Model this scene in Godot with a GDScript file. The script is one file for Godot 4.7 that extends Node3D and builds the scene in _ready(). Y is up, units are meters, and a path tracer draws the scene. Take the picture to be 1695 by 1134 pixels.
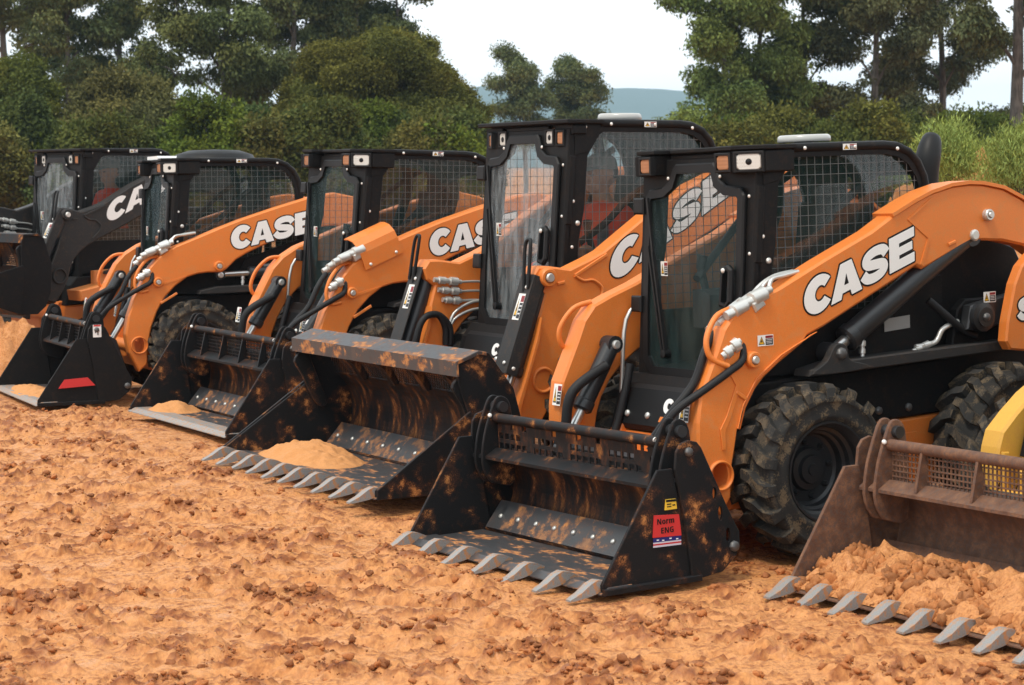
extends Node3D
# A row of orange skid steer loaders on clay, eucalypts behind, overcast sky.

var M := {}
var cache := {}
var used := {}
var rng := RandomNumberGenerator.new()
const CAM_H := 1.9

class MB:
	var st := SurfaceTool.new()
	var g := 1
	var xf := Transform3D()
	func _init():
		st.begin(Mesh.PRIMITIVE_TRIANGLES)
	func tri(a, b, c, sg = -1):
		st.set_smooth_group(sg)
		st.add_vertex(xf * a); st.add_vertex(xf * c); st.add_vertex(xf * b)
	func quad(a, b, c, d, sg = -1):
		tri(a, b, c, sg); tri(a, c, d, sg)
	func mesh(m):
		st.generate_normals()
		st.index()
		var r = st.commit()
		if m: r.surface_set_material(0, m)
		return r
	static func inset(poly, b):
		var n = poly.size(); var o := PackedVector2Array()
		for i in n:
			var p = poly[i]; var e0 = (p - poly[(i + n - 1) % n]).normalized(); var e1 = (poly[(i + 1) % n] - p).normalized()
			var n0 = Vector2(-e0.y, e0.x); var n1 = Vector2(-e1.y, e1.x)
			var m = n0 + n1
			var k = 1.0 / maxf(0.35, 1.0 + n0.dot(n1))
			o.append(p + m * k * b)
		return o
	static func ccw(poly):
		var a := 0.0; var n = poly.size()
		for i in n: a += poly[i].cross(poly[(i + 1) % n])
		var q = PackedVector2Array(poly)
		if a < 0: q.reverse()
		return q
	func ring(a, za, b, zb, sg):
		var n = a.size()
		for i in n:
			var j = (i + 1) % n
			quad(Vector3(a[i].x, a[i].y, za), Vector3(a[j].x, a[j].y, za), Vector3(b[j].x, b[j].y, zb), Vector3(b[i].x, b[i].y, zb), sg)
	func cap(loop, z, up):
		var t = Geometry2D.triangulate_polygon(loop)
		for i in range(0, t.size(), 3):
			var a = loop[t[i]]; var b = loop[t[i + 1]]; var c = loop[t[i + 2]]
			if (b - a).cross(c - a) < 0:
				var q = b; b = c; c = q
			if up: tri(Vector3(a.x, a.y, z), Vector3(b.x, b.y, z), Vector3(c.x, c.y, z))
			else: tri(Vector3(a.x, a.y, z), Vector3(c.x, c.y, z), Vector3(b.x, b.y, z))
	# extruded outline with chamfered rims; holes are loops cut through it
	func prism(poly_, z0, z1, bev = 0.0, holes = []):
		var poly = ccw(poly_)
		var inn = inset(poly, bev) if bev > 0 else poly
		var pieces = [inn]
		var cuts = [-1e3]
		for h_ in holes:
			var m := 0.0
			for p in h_: m += p.y / h_.size()
			cuts.append(m)
		cuts.append(1e3); cuts.sort()
		if holes:
			pieces = []
			for i in cuts.size() - 1:
				var strip = PackedVector2Array([Vector2(-1e3, cuts[i]), Vector2(1e3, cuts[i]), Vector2(1e3, cuts[i + 1]), Vector2(-1e3, cuts[i + 1])])
				var parts = Geometry2D.intersect_polygons(inn, strip)
				for h_ in holes:
					var nxt = []
					for p in parts: nxt.append_array(Geometry2D.clip_polygons(p, h_))
					parts = nxt
				pieces.append_array(parts)
		for h_ in holes:
			var h = ccw(h_); h.reverse()
			var n = h.size()
			for i in n:
				var j2 = (i + 1) % n
				quad(Vector3(h[i].x, h[i].y, z0), Vector3(h[j2].x, h[j2].y, z0), Vector3(h[j2].x, h[j2].y, z1), Vector3(h[i].x, h[i].y, z1))
		for p in pieces:
			cap(p, z1, true); cap(p, z0, false)
		if bev > 0:
			ring(inn, z0, poly, z0 + bev, -1); ring(poly, z0 + bev, poly, z1 - bev, -1); ring(poly, z1 - bev, inn, z1, -1)
		else:
			ring(poly, z0, poly, z1, -1)
	func box(c, s, bev = 0.0, b = Basis()):
		var keep = xf
		xf = xf * Transform3D(b, c)
		prism(PackedVector2Array([Vector2(-s.x, -s.y) / 2, Vector2(s.x, -s.y) / 2, Vector2(s.x, s.y) / 2, Vector2(-s.x, s.y) / 2]), -s.z / 2, s.z / 2, bev)
		xf = keep
	func bar(a, b, w, h, bev = 0.0, up = Vector3.UP):
		var d = (b - a).normalized()
		if abs(d.dot(up)) > 0.98: up = Vector3.RIGHT
		var z = d.cross(up).normalized(); var y = z.cross(d)
		box((a + b) / 2, Vector3((b - a).length(), h, w), bev, Basis(d, y, z))
	func tube(pts, r, seg = 8, caps = true):
		g += 1
		var n = pts.size(); var d0 = (pts[1] - pts[0]).normalized()
		var u = d0.cross(Vector3.UP if abs(d0.y) < 0.9 else Vector3.RIGHT).normalized()
		var prev = []
		for i in n:
			var d = (pts[min(i + 1, n - 1)] - pts[max(i - 1, 0)]).normalized()
			u = (u - d * u.dot(d)).normalized()
			var v = d.cross(u)
			var ra = r[i] if r is Array else r
			var ringp = []
			for k in seg:
				var a = TAU * k / seg
				ringp.append(pts[i] + (u * cos(a) + v * sin(a)) * ra)
			if i > 0:
				for k in seg:
					var k2 = (k + 1) % seg
					quad(prev[k], prev[k2], ringp[k2], ringp[k], g)
			if caps and (i == 0 or i == n - 1):
				for k in seg:
					var k2 = (k + 1) % seg
					if i == 0: tri(pts[i], ringp[k2], ringp[k])
					else: tri(pts[i], ringp[k], ringp[k2])
			prev = ringp
	# profile of (radius, height) round the z axis of t
	func lathe(prof, t, seg = 24, hard = false):
		var keep = xf; xf = xf * t
		for j in prof.size() - 1:
			if j == 0 or hard: g += 1
			var a = prof[j]; var b = prof[j + 1]
			for k in seg:
				var t0 = TAU * k / seg; var t1 = TAU * (k + 1) / seg
				var p0 = Vector3(cos(t0) * a.x, sin(t0) * a.x, a.y); var p1 = Vector3(cos(t1) * a.x, sin(t1) * a.x, a.y)
				var q0 = Vector3(cos(t0) * b.x, sin(t0) * b.x, b.y); var q1 = Vector3(cos(t1) * b.x, sin(t1) * b.x, b.y)
				if a.x < 1e-5: tri(p0, q1, q0, g)
				elif b.x < 1e-5: tri(p0, p1, q0, g)
				else: quad(p0, p1, q1, q0, g)
		xf = keep
	# a bent plate: path in the xy plane, given thickness, from z0 to z1
	func sheet(path, th, z0, z1, bev = 0.0):
		var l := PackedVector2Array(); var r := PackedVector2Array(); var n = path.size()
		for i in n:
			var d = (path[min(i + 1, n - 1)] - path[max(i - 1, 0)]).normalized()
			var nn = Vector2(-d.y, d.x) * th / 2
			l.append(path[i] + nn); r.append(path[i] - nn)
		r.reverse(); l.append_array(r)
		prism(l, z0, z1, bev)

func V2(a): # flat list -> points
	var o := PackedVector2Array()
	for i in range(0, a.size(), 2): o.append(Vector2(a[i], a[i + 1]))
	return o
func circle(c, r, n = 20, ry = -1.0):
	var o := PackedVector2Array()
	for i in n: o.append(c + Vector2(cos(TAU * i / n) * r, sin(TAU * i / n) * (r if ry < 0 else ry)))
	return o
func smooth(pts, n = 5):
	var o = []; var m = pts.size()
	for i in m - 1:
		var p0 = pts[max(i - 1, 0)]; var p3 = pts[min(i + 2, m - 1)]
		for k in n: o.append(pts[i].cubic_interpolate(pts[i + 1], p0, p3, float(k) / n))
	o.append(pts[m - 1])
	return o
func PLAN(y): # outline (x, -z) raised along y
	return Transform3D(Basis(Vector3(1, 0, 0), Vector3(0, 0, -1), Vector3(0, 1, 0)), Vector3(0, y, 0))
func FRONT(x): # outline (-z, y) raised along x
	return Transform3D(Basis(Vector3(0, 0, -1), Vector3(0, 1, 0), Vector3(1, 0, 0)), Vector3(x, 0, 0))

func numbered(called):
	if not used.has(called):
		used[called] = 0
		return called
	used[called] += 1
	return "%s_%03d" % [called, used[called]]
func put(called, mesh, parent, xf = Transform3D()):
	var o := MeshInstance3D.new()
	o.name = called; o.mesh = mesh; o.transform = xf
	parent.add_child(o, true)
	return o
func top(o, label, category, group = "", kind = ""):
	if label: o.set_meta("label", label)
	if category: o.set_meta("category", category)
	if group: o.set_meta("group", group)
	if kind: o.set_meta("kind", kind)
	return o
func thing(called, xf, label, category, group = ""):
	var o := Node3D.new()
	o.name = numbered(called); add_child(o, true); o.transform = xf
	return top(o, label, category, group)

# ---------- materials ----------
func srgb(v): return int(clampf(pow(v, 1 / 2.2), 0, 1) * 255)
func noise_img(size, freq, seed_, oct = 4, type = FastNoiseLite.TYPE_SIMPLEX_SMOOTH):
	var f := FastNoiseLite.new()
	f.noise_type = type; f.frequency = freq; f.seed = seed_; f.fractal_octaves = oct
	var im = f.get_seamless_image(size, size)
	im.convert(Image.FORMAT_L8)
	return im.get_data()
# colour from up to three noise layers; fn(a, b, c) returns [Color, roughness]
func layered(size, layers, fn):
	var rgb := PackedByteArray(); rgb.resize(size * size * 3)
	var ro := PackedByteArray(); ro.resize(size * size)
	var l0 = layers[0]; var l1 = layers[1]; var l2 = layers[2]
	for i in size * size:
		var r = fn.call(l0[i] / 255.0, l1[i] / 255.0, l2[i] / 255.0)
		var c = r[0]
		rgb[i * 3] = srgb(c.r); rgb[i * 3 + 1] = srgb(c.g); rgb[i * 3 + 2] = srgb(c.b)
		ro[i] = int(clampf(r[1], 0, 1) * 255)
	var a = ImageTexture.create_from_image(Image.create_from_data(size, size, false, Image.FORMAT_RGB8, rgb))
	var b = ImageTexture.create_from_image(Image.create_from_data(size, size, false, Image.FORMAT_L8, ro))
	return [a, b]
func tex_mat(t, scale, world = false):
	var m := StandardMaterial3D.new()
	m.albedo_texture = t[0]; m.roughness_texture = t[1]; m.roughness = 1.0
	m.uv1_triplanar = true; m.uv1_world_triplanar = world
	m.uv1_scale = Vector3.ONE * scale
	return m
func flat(c, rough, metal = 0.0):
	var m := StandardMaterial3D.new()
	m.albedo_color = Color(c[0], c[1], c[2]).linear_to_srgb()
	m.roughness = rough; m.metallic = metal
	return m
func glass(c, alpha):
	var m = flat(c, 0.03)
	m.albedo_color.a = alpha
	m.transparency = BaseMaterial3D.TRANSPARENCY_ALPHA
	m.metallic_specular = 0.4
	return m

const CLAY := Color(0.56, 0.242, 0.074)
const CLAY_D := Color(0.24, 0.072, 0.018)
func materials():
	var n1 = noise_img(512, 0.012, 3, 5); var n2 = noise_img(512, 0.05, 8, 4); var n3 = noise_img(512, 0.2, 12, 2)
	var n4 = noise_img(512, 0.0075, 21, 6); var n5 = noise_img(512, 0.025, 33, 5)
	var s1 = noise_img(256, 0.024, 3, 5); var s2 = noise_img(256, 0.09, 8, 4); var s3 = noise_img(256, 0.3, 12, 2)
	# paint with a little dust and mottling
	var paint = func(base, dust):
		return layered(256, [s1, s2, s3], func(a, b, c):
			var v = 1.0 + (b - 0.5) * 0.06 + (c - 0.5) * 0.14
			var col = base * v
			var k = clampf((a * 0.6 + b * 0.4 - 0.55) * 5.0, 0, 1) * dust
			if c > 0.74 and b > 0.58: k = maxf(k, dust * 2.2)
			return [col.lerp(CLAY, clampf(k, 0, 0.8)), 0.42 + 0.12 * b + 0.3 * k])
	M.orange = tex_mat(paint.call(Color(0.70, 0.195, 0.026), 0.32), 1.4)
	M.yellow = tex_mat(paint.call(Color(0.66, 0.36, 0.05), 0.2), 1.4)
	M.black = tex_mat(paint.call(Color(0.0085, 0.0085, 0.009), 0.015), 1.6)
	M.blackarm = tex_mat(paint.call(Color(0.030, 0.0295, 0.0295), 0.04), 1.6)
	M.dust_orange = tex_mat(paint.call(Color(0.60, 0.19, 0.04), 0.5), 1.4)
	# black paint carrying dried clay in patches and drips
	var muddy = func(base, lo, soft, thick = 0.92, wet = 0.30):
		return layered(512, [n4, n5, n3], func(a, b, c):
			var e = a * 0.56 + b * 0.40 + (c - 0.5) * 0.16
			var m = clampf((e - lo) * soft, 0, 1)
			var film = clampf((e - lo + 0.17) * 3.6, 0, 1) * (0.3 + 0.7 * c)
			var mud = CLAY.lerp(CLAY_D, clampf(1.5 - b * 2.0, 0, 1)) * (0.72 + 0.45 * c)
			var col = (base * (0.8 + 0.5 * c)).lerp(CLAY_D, film * wet)
			return [col.lerp(mud, m * thick), lerpf(0.45 + 0.3 * film, 0.95, m)])
	M.mud_black = tex_mat(muddy.call(Color(0.0095, 0.010, 0.011), 0.625, 6.0, 0.8, 0.36), 1.15)
	M.mud_heavy = tex_mat(muddy.call(Color(0.011, 0.011, 0.012), 0.545, 4.0, 0.62, 0.55), 1.2)
	M.mud_heavy.uv1_scale = Vector3(1.3, 0.55, 1.3)
	M.mud_floor = tex_mat(muddy.call(Color(0.036, 0.038, 0.041), 0.545, 9.0), 1.5)
	M.mud_floor.uv1_scale = Vector3(1.9, 1.2, 0.9)
	M.rust = tex_mat(layered(256, [s1, s2, s3], func(a, b, c):
		var col = Color(0.105, 0.043, 0.021).lerp(Color(0.20, 0.092, 0.045), clampf(a * 2.2 - 0.7, 0, 1)) * (0.65 + 0.7 * c)
		return [col.lerp(Color(0.09, 0.06, 0.05), clampf(b * 2 - 0.9, 0, 1)), 0.8]), 1.8)
	M.rubber = tex_mat(layered(512, [n4, n2, n3], func(a, b, c):
		var m = clampf((a * 0.6 + b * 0.35 + c * 0.15 - 0.58) * 6.0, 0, 1)
		return [(Color(0.026, 0.026, 0.0255) * (0.7 + 0.6 * c)).lerp(Color(0.20, 0.145, 0.085), m * 0.7), 0.8 + 0.1 * m]), 2.6)
	M.steel = tex_mat(layered(256, [s1, s2, s3], func(a, b, c):
		var m = clampf((a * 0.6 + b * 0.4 - 0.50) * 5.0, 0, 1)
		return [(Color(0.24, 0.24, 0.235) * (0.5 + 1.0 * c)).lerp(CLAY * 0.8, m * 0.9), 0.45 + 0.3 * m]), 3.0)
	M.clay = tex_mat(layered(512, [n1, n2, n3], func(a, b, c):
		var col = CLAY_D.lerp(CLAY, clampf(1.75 - b * 1.9 + (a - 0.5) * 1.2, 0, 1))
		return [col * (0.82 + 0.36 * c), clampf(1.5 - a * 1.35 + (c - 0.5) * 0.2, 0.42, 0.95)]), 3.0)
	M.clay.vertex_color_use_as_albedo = true
	var hi = noise_img(512, 0.03, 55, 5); var lo = noise_img(512, 0.13, 56, 3)
	for i in hi.size(): hi[i] = int(hi[i] * 0.6 + lo[i] * 0.4)
	var bump := Image.create_from_data(512, 512, false, Image.FORMAT_L8, hi)
	bump.convert(Image.FORMAT_RGBA8); bump.bump_map_to_normal_map(7.0)
	M.clay.normal_enabled = true; M.clay.normal_texture = ImageTexture.create_from_image(bump); M.clay.normal_scale = 1.0
	M.sand = tex_mat(layered(256, [s1, s2, s3], func(a, b, c):
		return [Color(0.52, 0.235, 0.078) * (0.72 + 0.25 * b + 0.35 * c), 0.95]), 3.0)
	for k in ["black", "blackarm", "mud_black", "mud_heavy", "rubber"]: M[k].metallic_specular = 0.22
	M.chrome = flat([0.55, 0.55, 0.53], 0.28, 0.9)
	M.zinc = flat([0.60, 0.60, 0.57], 0.36, 0.6)
	M.bolt = flat([0.75, 0.74, 0.70], 0.4, 0.3)
	M.hose = flat([0.014, 0.014, 0.015], 0.55)
	M.plastic = flat([0.0085, 0.0085, 0.009], 0.5)
	M.plastic.metallic_specular = 0.35; M.hose.metallic_specular = 0.35
	M.dome = flat([0.42, 0.42, 0.40], 0.25)
	M.gun = flat([0.020, 0.021, 0.023], 0.36)
	M.seat = flat([0.02, 0.02, 0.022], 0.8)
	M.white = flat([0.80, 0.80, 0.78], 0.5)
	M.red = flat([0.55, 0.03, 0.03], 0.45)
	M.amber = flat([0.42, 0.19, 0.09], 0.1)
	M.lens = flat([0.60, 0.59, 0.55], 0.08)
	M.lens.normal_enabled = true; M.amber.normal_enabled = true
	var rib := Image.create(64, 64, false, Image.FORMAT_RGBA8)
	for y in 64:
		for x in 64:
			var v = 0.5 + 0.5 * sin(x * TAU / 8.0) * (0.6 + 0.4 * sin(y * TAU / 16.0))
			rib.set_pixel(x, y, Color(v, v, v))
	rib.bump_map_to_normal_map(3.0)
	for m in [M.lens, M.amber]:
		m.normal_texture = ImageTexture.create_from_image(rib); m.uv1_triplanar = true; m.uv1_scale = Vector3.ONE * 14.0
	M.ylabel = flat([0.75, 0.48, 0.04], 0.5)
	M.glass = glass([0.05, 0.11, 0.10], 0.12)
	# a film of dried splashes running down the pane
	var g1 = noise_img(256, 0.02, 71, 5); var g2 = noise_img(256, 0.11, 72, 3)
	for e in [["glass", 0.06, 0.07, Color(0.08, 0.14, 0.135)], ["dirty_glass", 0.08, 0.26, Color(0.33, 0.36, 0.37)]]:
		var px := PackedByteArray(); px.resize(256 * 256 * 4)
		for i in 256 * 256:
			var k = clampf((g1[i] * 0.65 + g2[i] * 0.35) / 255.0 * 2.6 - 0.85, 0, 1)
			px[i * 4] = srgb(e[3].r); px[i * 4 + 1] = srgb(e[3].g); px[i * 4 + 2] = srgb(e[3].b)
			px[i * 4 + 3] = int(255 * (e[1] + e[2] * k))
		var gm := StandardMaterial3D.new()
		gm.albedo_texture = ImageTexture.create_from_image(Image.create_from_data(256, 256, false, Image.FORMAT_RGBA8, px))
		gm.uv1_triplanar = true; gm.uv1_scale = Vector3(2.4, 0.5, 2.4)
		gm.transparency = BaseMaterial3D.TRANSPARENCY_ALPHA; gm.roughness = 0.03; gm.metallic_specular = 0.5
		M[e[0] + "_door"] = gm
	M.wire = flat([0.11, 0.11, 0.11], 0.45, 0.3)
	M.big_bolt = flat([0.10, 0.10, 0.10], 0.45, 0.4)
	M.grey = flat([0.28, 0.28, 0.27], 0.6)
	# dry splash streaks on the screen
	M.warn = sticker_mat(0); M.warn_tall = sticker_mat(1); M.flag = sticker_mat(2)

func sticker_mat(kind):
	var w = 96; var h = 48
	var im := Image.create(w, h, false, Image.FORMAT_RGB8)
	im.fill(Color(0.88, 0.88, 0.86))
	if kind == 2:
		im.fill(Color(0.75, 0.75, 0.8))
		im.fill_rect(Rect2i(0, 0, 96, 22), Color(0.08, 0.1, 0.4)); im.fill_rect(Rect2i(0, 30, 96, 8), Color(0.7, 0.1, 0.12))
		for p in [[12, 8], [30, 12], [55, 6], [78, 12]]: im.fill_rect(Rect2i(p[0], p[1], 8, 6), Color(0.9, 0.9, 0.9))
	else:
		for y in range(6, 42): # yellow triangle with black rim
			var k = (y - 6) / 36.0
			for x in range(4, 44):
				var d = abs(x - 24) - k * 19
				if d < 0: im.set_pixel(x, y, Color(0.05, 0.05, 0.05) if d > -3 or y > 38 else Color(0.85, 0.65, 0.05))
		im.fill_rect(Rect2i(22, 20, 5, 12), Color(0.05, 0.05, 0.05)); im.fill_rect(Rect2i(18, 27, 12, 4), Color(0.05, 0.05, 0.05))
		im.fill_rect(Rect2i(48, 4, 45, 11), Color(0.5, 0.05, 0.08)); im.fill_rect(Rect2i(48, 17, 45, 28), Color(0.06, 0.05, 0.06))
		for y in [21, 28, 35]: im.fill_rect(Rect2i(53, y, 34, 3), Color(0.8, 0.8, 0.8))
	var m := StandardMaterial3D.new()
	m.albedo_texture = ImageTexture.create_from_image(im); m.roughness = 0.5
	return m
# a printed label with its own corners: origin, along u, along v (seen from outside u is right, v is up)
func label_mesh(u, v, m):
	var st := SurfaceTool.new()
	st.begin(Mesh.PRIMITIVE_TRIANGLES)
	var n = u.cross(v).normalized()
	var c = [Vector3.ZERO, u, u + v, v]; var t = [Vector2(0, 1), Vector2(1, 1), Vector2(1, 0), Vector2(0, 0)]
	for i in [0, 2, 1, 0, 3, 2]:
		st.set_normal(n); st.set_uv(t[i]); st.add_vertex(c[i])
	var r = st.commit(); r.surface_set_material(0, m)
	return r
# ---------- lettering ----------
func stroke(pts, w):
	return Geometry2D.offset_polyline(PackedVector2Array(pts), w / 2, Geometry2D.JOIN_ROUND, Geometry2D.END_BUTT)[0]
func letter(ch):
	var o := PackedVector2Array(); var holes = []; var adv = 1.0
	match ch:
		"E":
			o = V2([0, 0, 0.98, 0, 0.98, 0.27, 0.38, 0.27, 0.38, 0.385, 0.90, 0.385, 0.90, 0.615, 0.38, 0.615, 0.38, 0.73, 0.98, 0.73, 0.98, 1, 0, 1]); adv = 1.05
		"A":
			o = V2([-0.06, 0, 0.32, 0, 0.37, 0.16, 0.68, 0.16, 0.73, 0, 1.12, 0, 0.74, 1, 0.32, 1]); adv = 1.12
			holes = [V2([0.44, 0.37, 0.61, 0.37, 0.525, 0.68])]
		"C":
			var a = []; var b = []
			for i in 25:
				var t = deg_to_rad(38 + 284.0 * i / 24)
				a.append(Vector2(0.55 + 0.55 * cos(t), 0.5 + 0.53 * sin(t)))
				b.append(Vector2(0.60 + 0.20 * cos(t), 0.5 + 0.22 * sin(t)))
			b.reverse(); o = PackedVector2Array(a + b); adv = 1.06
		"S":
			var c = smooth([Vector2(0.96, 0.66), Vector2(0.82, 0.82), Vector2(0.52, 0.865), Vector2(0.25, 0.80), Vector2(0.17, 0.67), Vector2(0.28, 0.55), Vector2(0.54, 0.49), Vector2(0.80, 0.42), Vector2(0.87, 0.29), Vector2(0.76, 0.18), Vector2(0.5, 0.135), Vector2(0.22, 0.18), Vector2(0.06, 0.34)], 4)
			o = stroke(c, 0.28); adv = 1.08
	return [o, holes, adv]
# letters on the near face of an arm: u runs to the rear and up a slope
func lettering(text, parent, at, size, slope, z, outlined, called = "letter"):
	var u = 0.0
	for ch in text:
		var l = letter(ch)
		var tr = func(poly):
			var q := PackedVector2Array()
			for p in poly: q.append(Vector2(-(at.x - (u + p.x) * size.x), at.y + p.y * size.y + (u + p.x) * size.x * slope))
			return q
		# outlines are drawn in (-x, y) and raised along -z
		var face = Transform3D(Basis(Vector3(-1, 0, 0), Vector3(0, 1, 0), Vector3(0, 0, -1)), Vector3(0, 0, z))
		if outlined:
			var b := MB.new(); b.xf = face
			for q in Geometry2D.offset_polygon(MB.ccw(tr.call(l[0])), 0.009, Geometry2D.JOIN_ROUND):
				if not Geometry2D.is_polygon_clockwise(q): b.prism(q, 0.0005, 0.002)
			put(called + "_outline", b.mesh(M.plastic), parent)
		var m := MB.new(); m.xf = face
		var hs = []
		for h in l[1]: hs.append(tr.call(h))
		m.prism(tr.call(l[0]), 0.0008, 0.004, 0.0, [] if outlined else hs)
		put(called, m.mesh(M.white), parent)
		if outlined:
			for h in hs:
				var k := MB.new(); k.xf = face
				k.prism(h, 0.002, 0.0046)
				put(called + "_counter", k.mesh(M.plastic), parent)
		u += l[2]

# ---------- small parts ----------
func bolt_mesh(r = 0.011):
	var key = "bolt%f" % r
	if not cache.has(key):
		var b := MB.new()
		b.lathe([Vector2(r, 0), Vector2(r * 0.95, r * 0.45), Vector2(r * 0.6, r * 0.7), Vector2(0, r * 0.75)], Transform3D(), 8)
		cache[key] = b.mesh(M.bolt if r < 0.0135 else M.big_bolt if r > 0.0195 else M.zinc)
	return cache[key]
func bolt(parent, p, n, r = 0.011, called = "bolt"):
	var z = n.normalized(); var x = z.cross(Vector3.UP if abs(z.y) < 0.9 else Vector3.RIGHT).normalized()
	put(called, bolt_mesh(r), parent, Transform3D(Basis(x, z.cross(x), z), p))
func ZAX(p, s): # frame at p whose z points to the outside of side s
	return Transform3D(Basis(Vector3(s, 0, 0), Vector3.UP, Vector3(0, 0, s)), p)
func cylinder(parent, called, a, b, r, share = 0.68):
	var d = (b - a).normalized(); var l = (b - a).length()
	var x = d.cross(Vector3(0, 0, 1)).normalized(); var t = Transform3D(Basis(x, d.cross(x), d), a)
	var m := MB.new()
	m.lathe([Vector2(0, 0), Vector2(r * 0.8, 0), Vector2(r, r * 0.3), Vector2(r, l * share - 0.06), Vector2(r * 1.13, l * share - 0.055), Vector2(r * 1.13, l * share - 0.01), Vector2(r * 0.9, l * share), Vector2(0, l * share)], t, 18, true)
	m.lathe([Vector2(0, -r * 0.9), Vector2(r * 0.95, -r * 0.9), Vector2(r * 0.95, r * 0.9), Vector2(0, r * 0.9)], Transform3D(Basis(), a), 16, true)
	var o = put(called, m.mesh(M.gun), parent)
	var k := MB.new()
	k.lathe([Vector2(r * 0.5, l * share - 0.02), Vector2(r * 0.5, l - r * 0.5)], t, 14)
	put("rod", k.mesh(M.chrome), o)
	var ey := MB.new()
	ey.lathe([Vector2(0, -r * 0.9), Vector2(r * 0.85, -r * 0.9), Vector2(r * 0.85, r * 0.9), Vector2(0, r * 0.9)], Transform3D(Basis(), b), 16, true)
	put("rod_eye", ey.mesh(M.gun), o)
	for s in [-1, 1]:
		for p in [a, b]:
			var q := MB.new()
			q.lathe([Vector2(r * 0.5, 0), Vector2(r * 0.5, r * 0.25), Vector2(r * 0.35, r * 0.35), Vector2(0, r * 0.35)], ZAX(p + Vector3(0, 0, s * r * 0.9), s), 12, true)
			put("pin", q.mesh(M.zinc), o)
	return o
func hose(parent, pts, r, m, called = "hose", n = 6):
	var b := MB.new()
	b.tube(smooth(pts, n), r, 8)
	return put(called, b.mesh(m), parent)
func coupler(parent, a, b, r):
	var d = b - a; var l = d.length(); d = d.normalized()
	var x = d.cross(Vector3(0, 0, 1)).normalized(); var t = Transform3D(Basis(x, d.cross(x), d), a)
	var m := MB.new()
	m.lathe([Vector2(0, 0), Vector2(r * 0.7, 0), Vector2(r * 0.7, l * 0.15), Vector2(r, l * 0.17), Vector2(r, l * 0.42), Vector2(r * 0.75, l * 0.44), Vector2(r * 0.75, l * 0.56), Vector2(r * 1.15, l * 0.58), Vector2(r * 1.15, l * 0.85), Vector2(r * 0.6, l * 0.9), Vector2(r * 0.6, l), Vector2(0, l)], t, 8, true)
	put("hydraulic_coupler", m.mesh(M.zinc), parent)

# ---------- wheels ----------
func wheel(parent, p, s, R):
	var key = "tyre%f" % R
	if not cache.has(key):
		var k = R / 0.42
		var b := MB.new()
		b.lathe([Vector2(0.232, -0.115), Vector2(0.30, -0.145), Vector2(0.35, -0.15), Vector2(0.370, -0.135), Vector2(0.379, -0.06), Vector2(0.381, 0), Vector2(0.379, 0.06), Vector2(0.370, 0.135), Vector2(0.36, 0.149), Vector2(0.345, 0.153), Vector2(0.337, 0.149), Vector2(0.333, 0.147), Vector2(0.29, 0.147), Vector2(0.275, 0.150), Vector2(0.262, 0.146), Vector2(0.245, 0.132), Vector2(0.23, 0.118)], Transform3D(), 56)
		var hh = [-0.012, 0.05, 0.11, 0.146, 0.158]; var rt = [0.421, 0.424, 0.420, 0.404, 0.362]; var rb = [0.37, 0.37, 0.36, 0.345, 0.34]
		var sk = [0.0, 0.035, 0.15, 0.19, 0.20]; var hw = [0.052, 0.058, 0.066, 0.07, 0.06]
		for sd in [-1, 1]:
			for i in 18:
				var a0 = TAU * (i + (0.5 if sd > 0 else 0.0)) / 18.0
				var sec = []
				for j in 5:
					var c = a0 + sk[j]
					var z = hh[j] * sd
					var f = func(r, a): return Vector3(cos(a) * r, sin(a) * r, z)
					sec.append([f.call(rb[j], c - hw[j] * 1.25), f.call(rt[j], c - hw[j]), f.call(rt[j], c + hw[j]), f.call(rb[j], c + hw[j] * 1.25)])
				for j in 4:
					for e in 3:
						if sd > 0: b.quad(sec[j][e], sec[j][e + 1], sec[j + 1][e + 1], sec[j + 1][e])
						else: b.quad(sec[j][e + 1], sec[j][e], sec[j + 1][e], sec[j + 1][e + 1])
				for j in [0, 4]:
					if (j == 0) == (sd > 0): b.quad(sec[j][3], sec[j][2], sec[j][1], sec[j][0])
					else: b.quad(sec[j][0], sec[j][1], sec[j][2], sec[j][3])
		cache[key] = b.mesh(M.rubber)
		var r := MB.new()
		r.lathe([Vector2(0.238, 0.118), Vector2(0.246, 0.128), Vector2(0.244, 0.138), Vector2(0.234, 0.138), Vector2(0.226, 0.122), Vector2(0.215, 0.10), Vector2(0.212, 0.07), Vector2(0.196, 0.058), Vector2(0.192, 0.03), Vector2(0.178, 0.02), Vector2(0.174, -0.02), Vector2(0.160, -0.03), Vector2(0.11, -0.034), Vector2(0.10, -0.012), Vector2(0.072, -0.008), Vector2(0.066, 0.012), Vector2(0.03, 0.014), Vector2(0.028, 0.022), Vector2(0, 0.022)], Transform3D(), 40, true)
		cache[key + "rim"] = r.mesh(M.gun)
		var n := MB.new()
		n.lathe([Vector2(0.014, 0), Vector2(0.013, 0.018), Vector2(0.008, 0.03), Vector2(0, 0.03)], Transform3D(), 6, true)
		cache["nut"] = n.mesh(M.gun)
	var o := Node3D.new()
	o.name = "wheel"; parent.add_child(o, true)
	o.transform = Transform3D(Basis(Vector3(s, 0, 0), Vector3.UP, Vector3(0, 0, s)) * Basis(Vector3(0, 0, 1), 0.13 + p.x), p)
	o.scale = Vector3(R / 0.42, R / 0.42, 1.0)
	put("tyre", cache[key], o); put("rim", cache[key + "rim"], o)
	for i in 8:
		var a = TAU * i / 8
		put("wheel_nut", cache["nut"], o, Transform3D(Basis(), Vector3(cos(a) * 0.132, sin(a) * 0.132, -0.032)))

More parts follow.
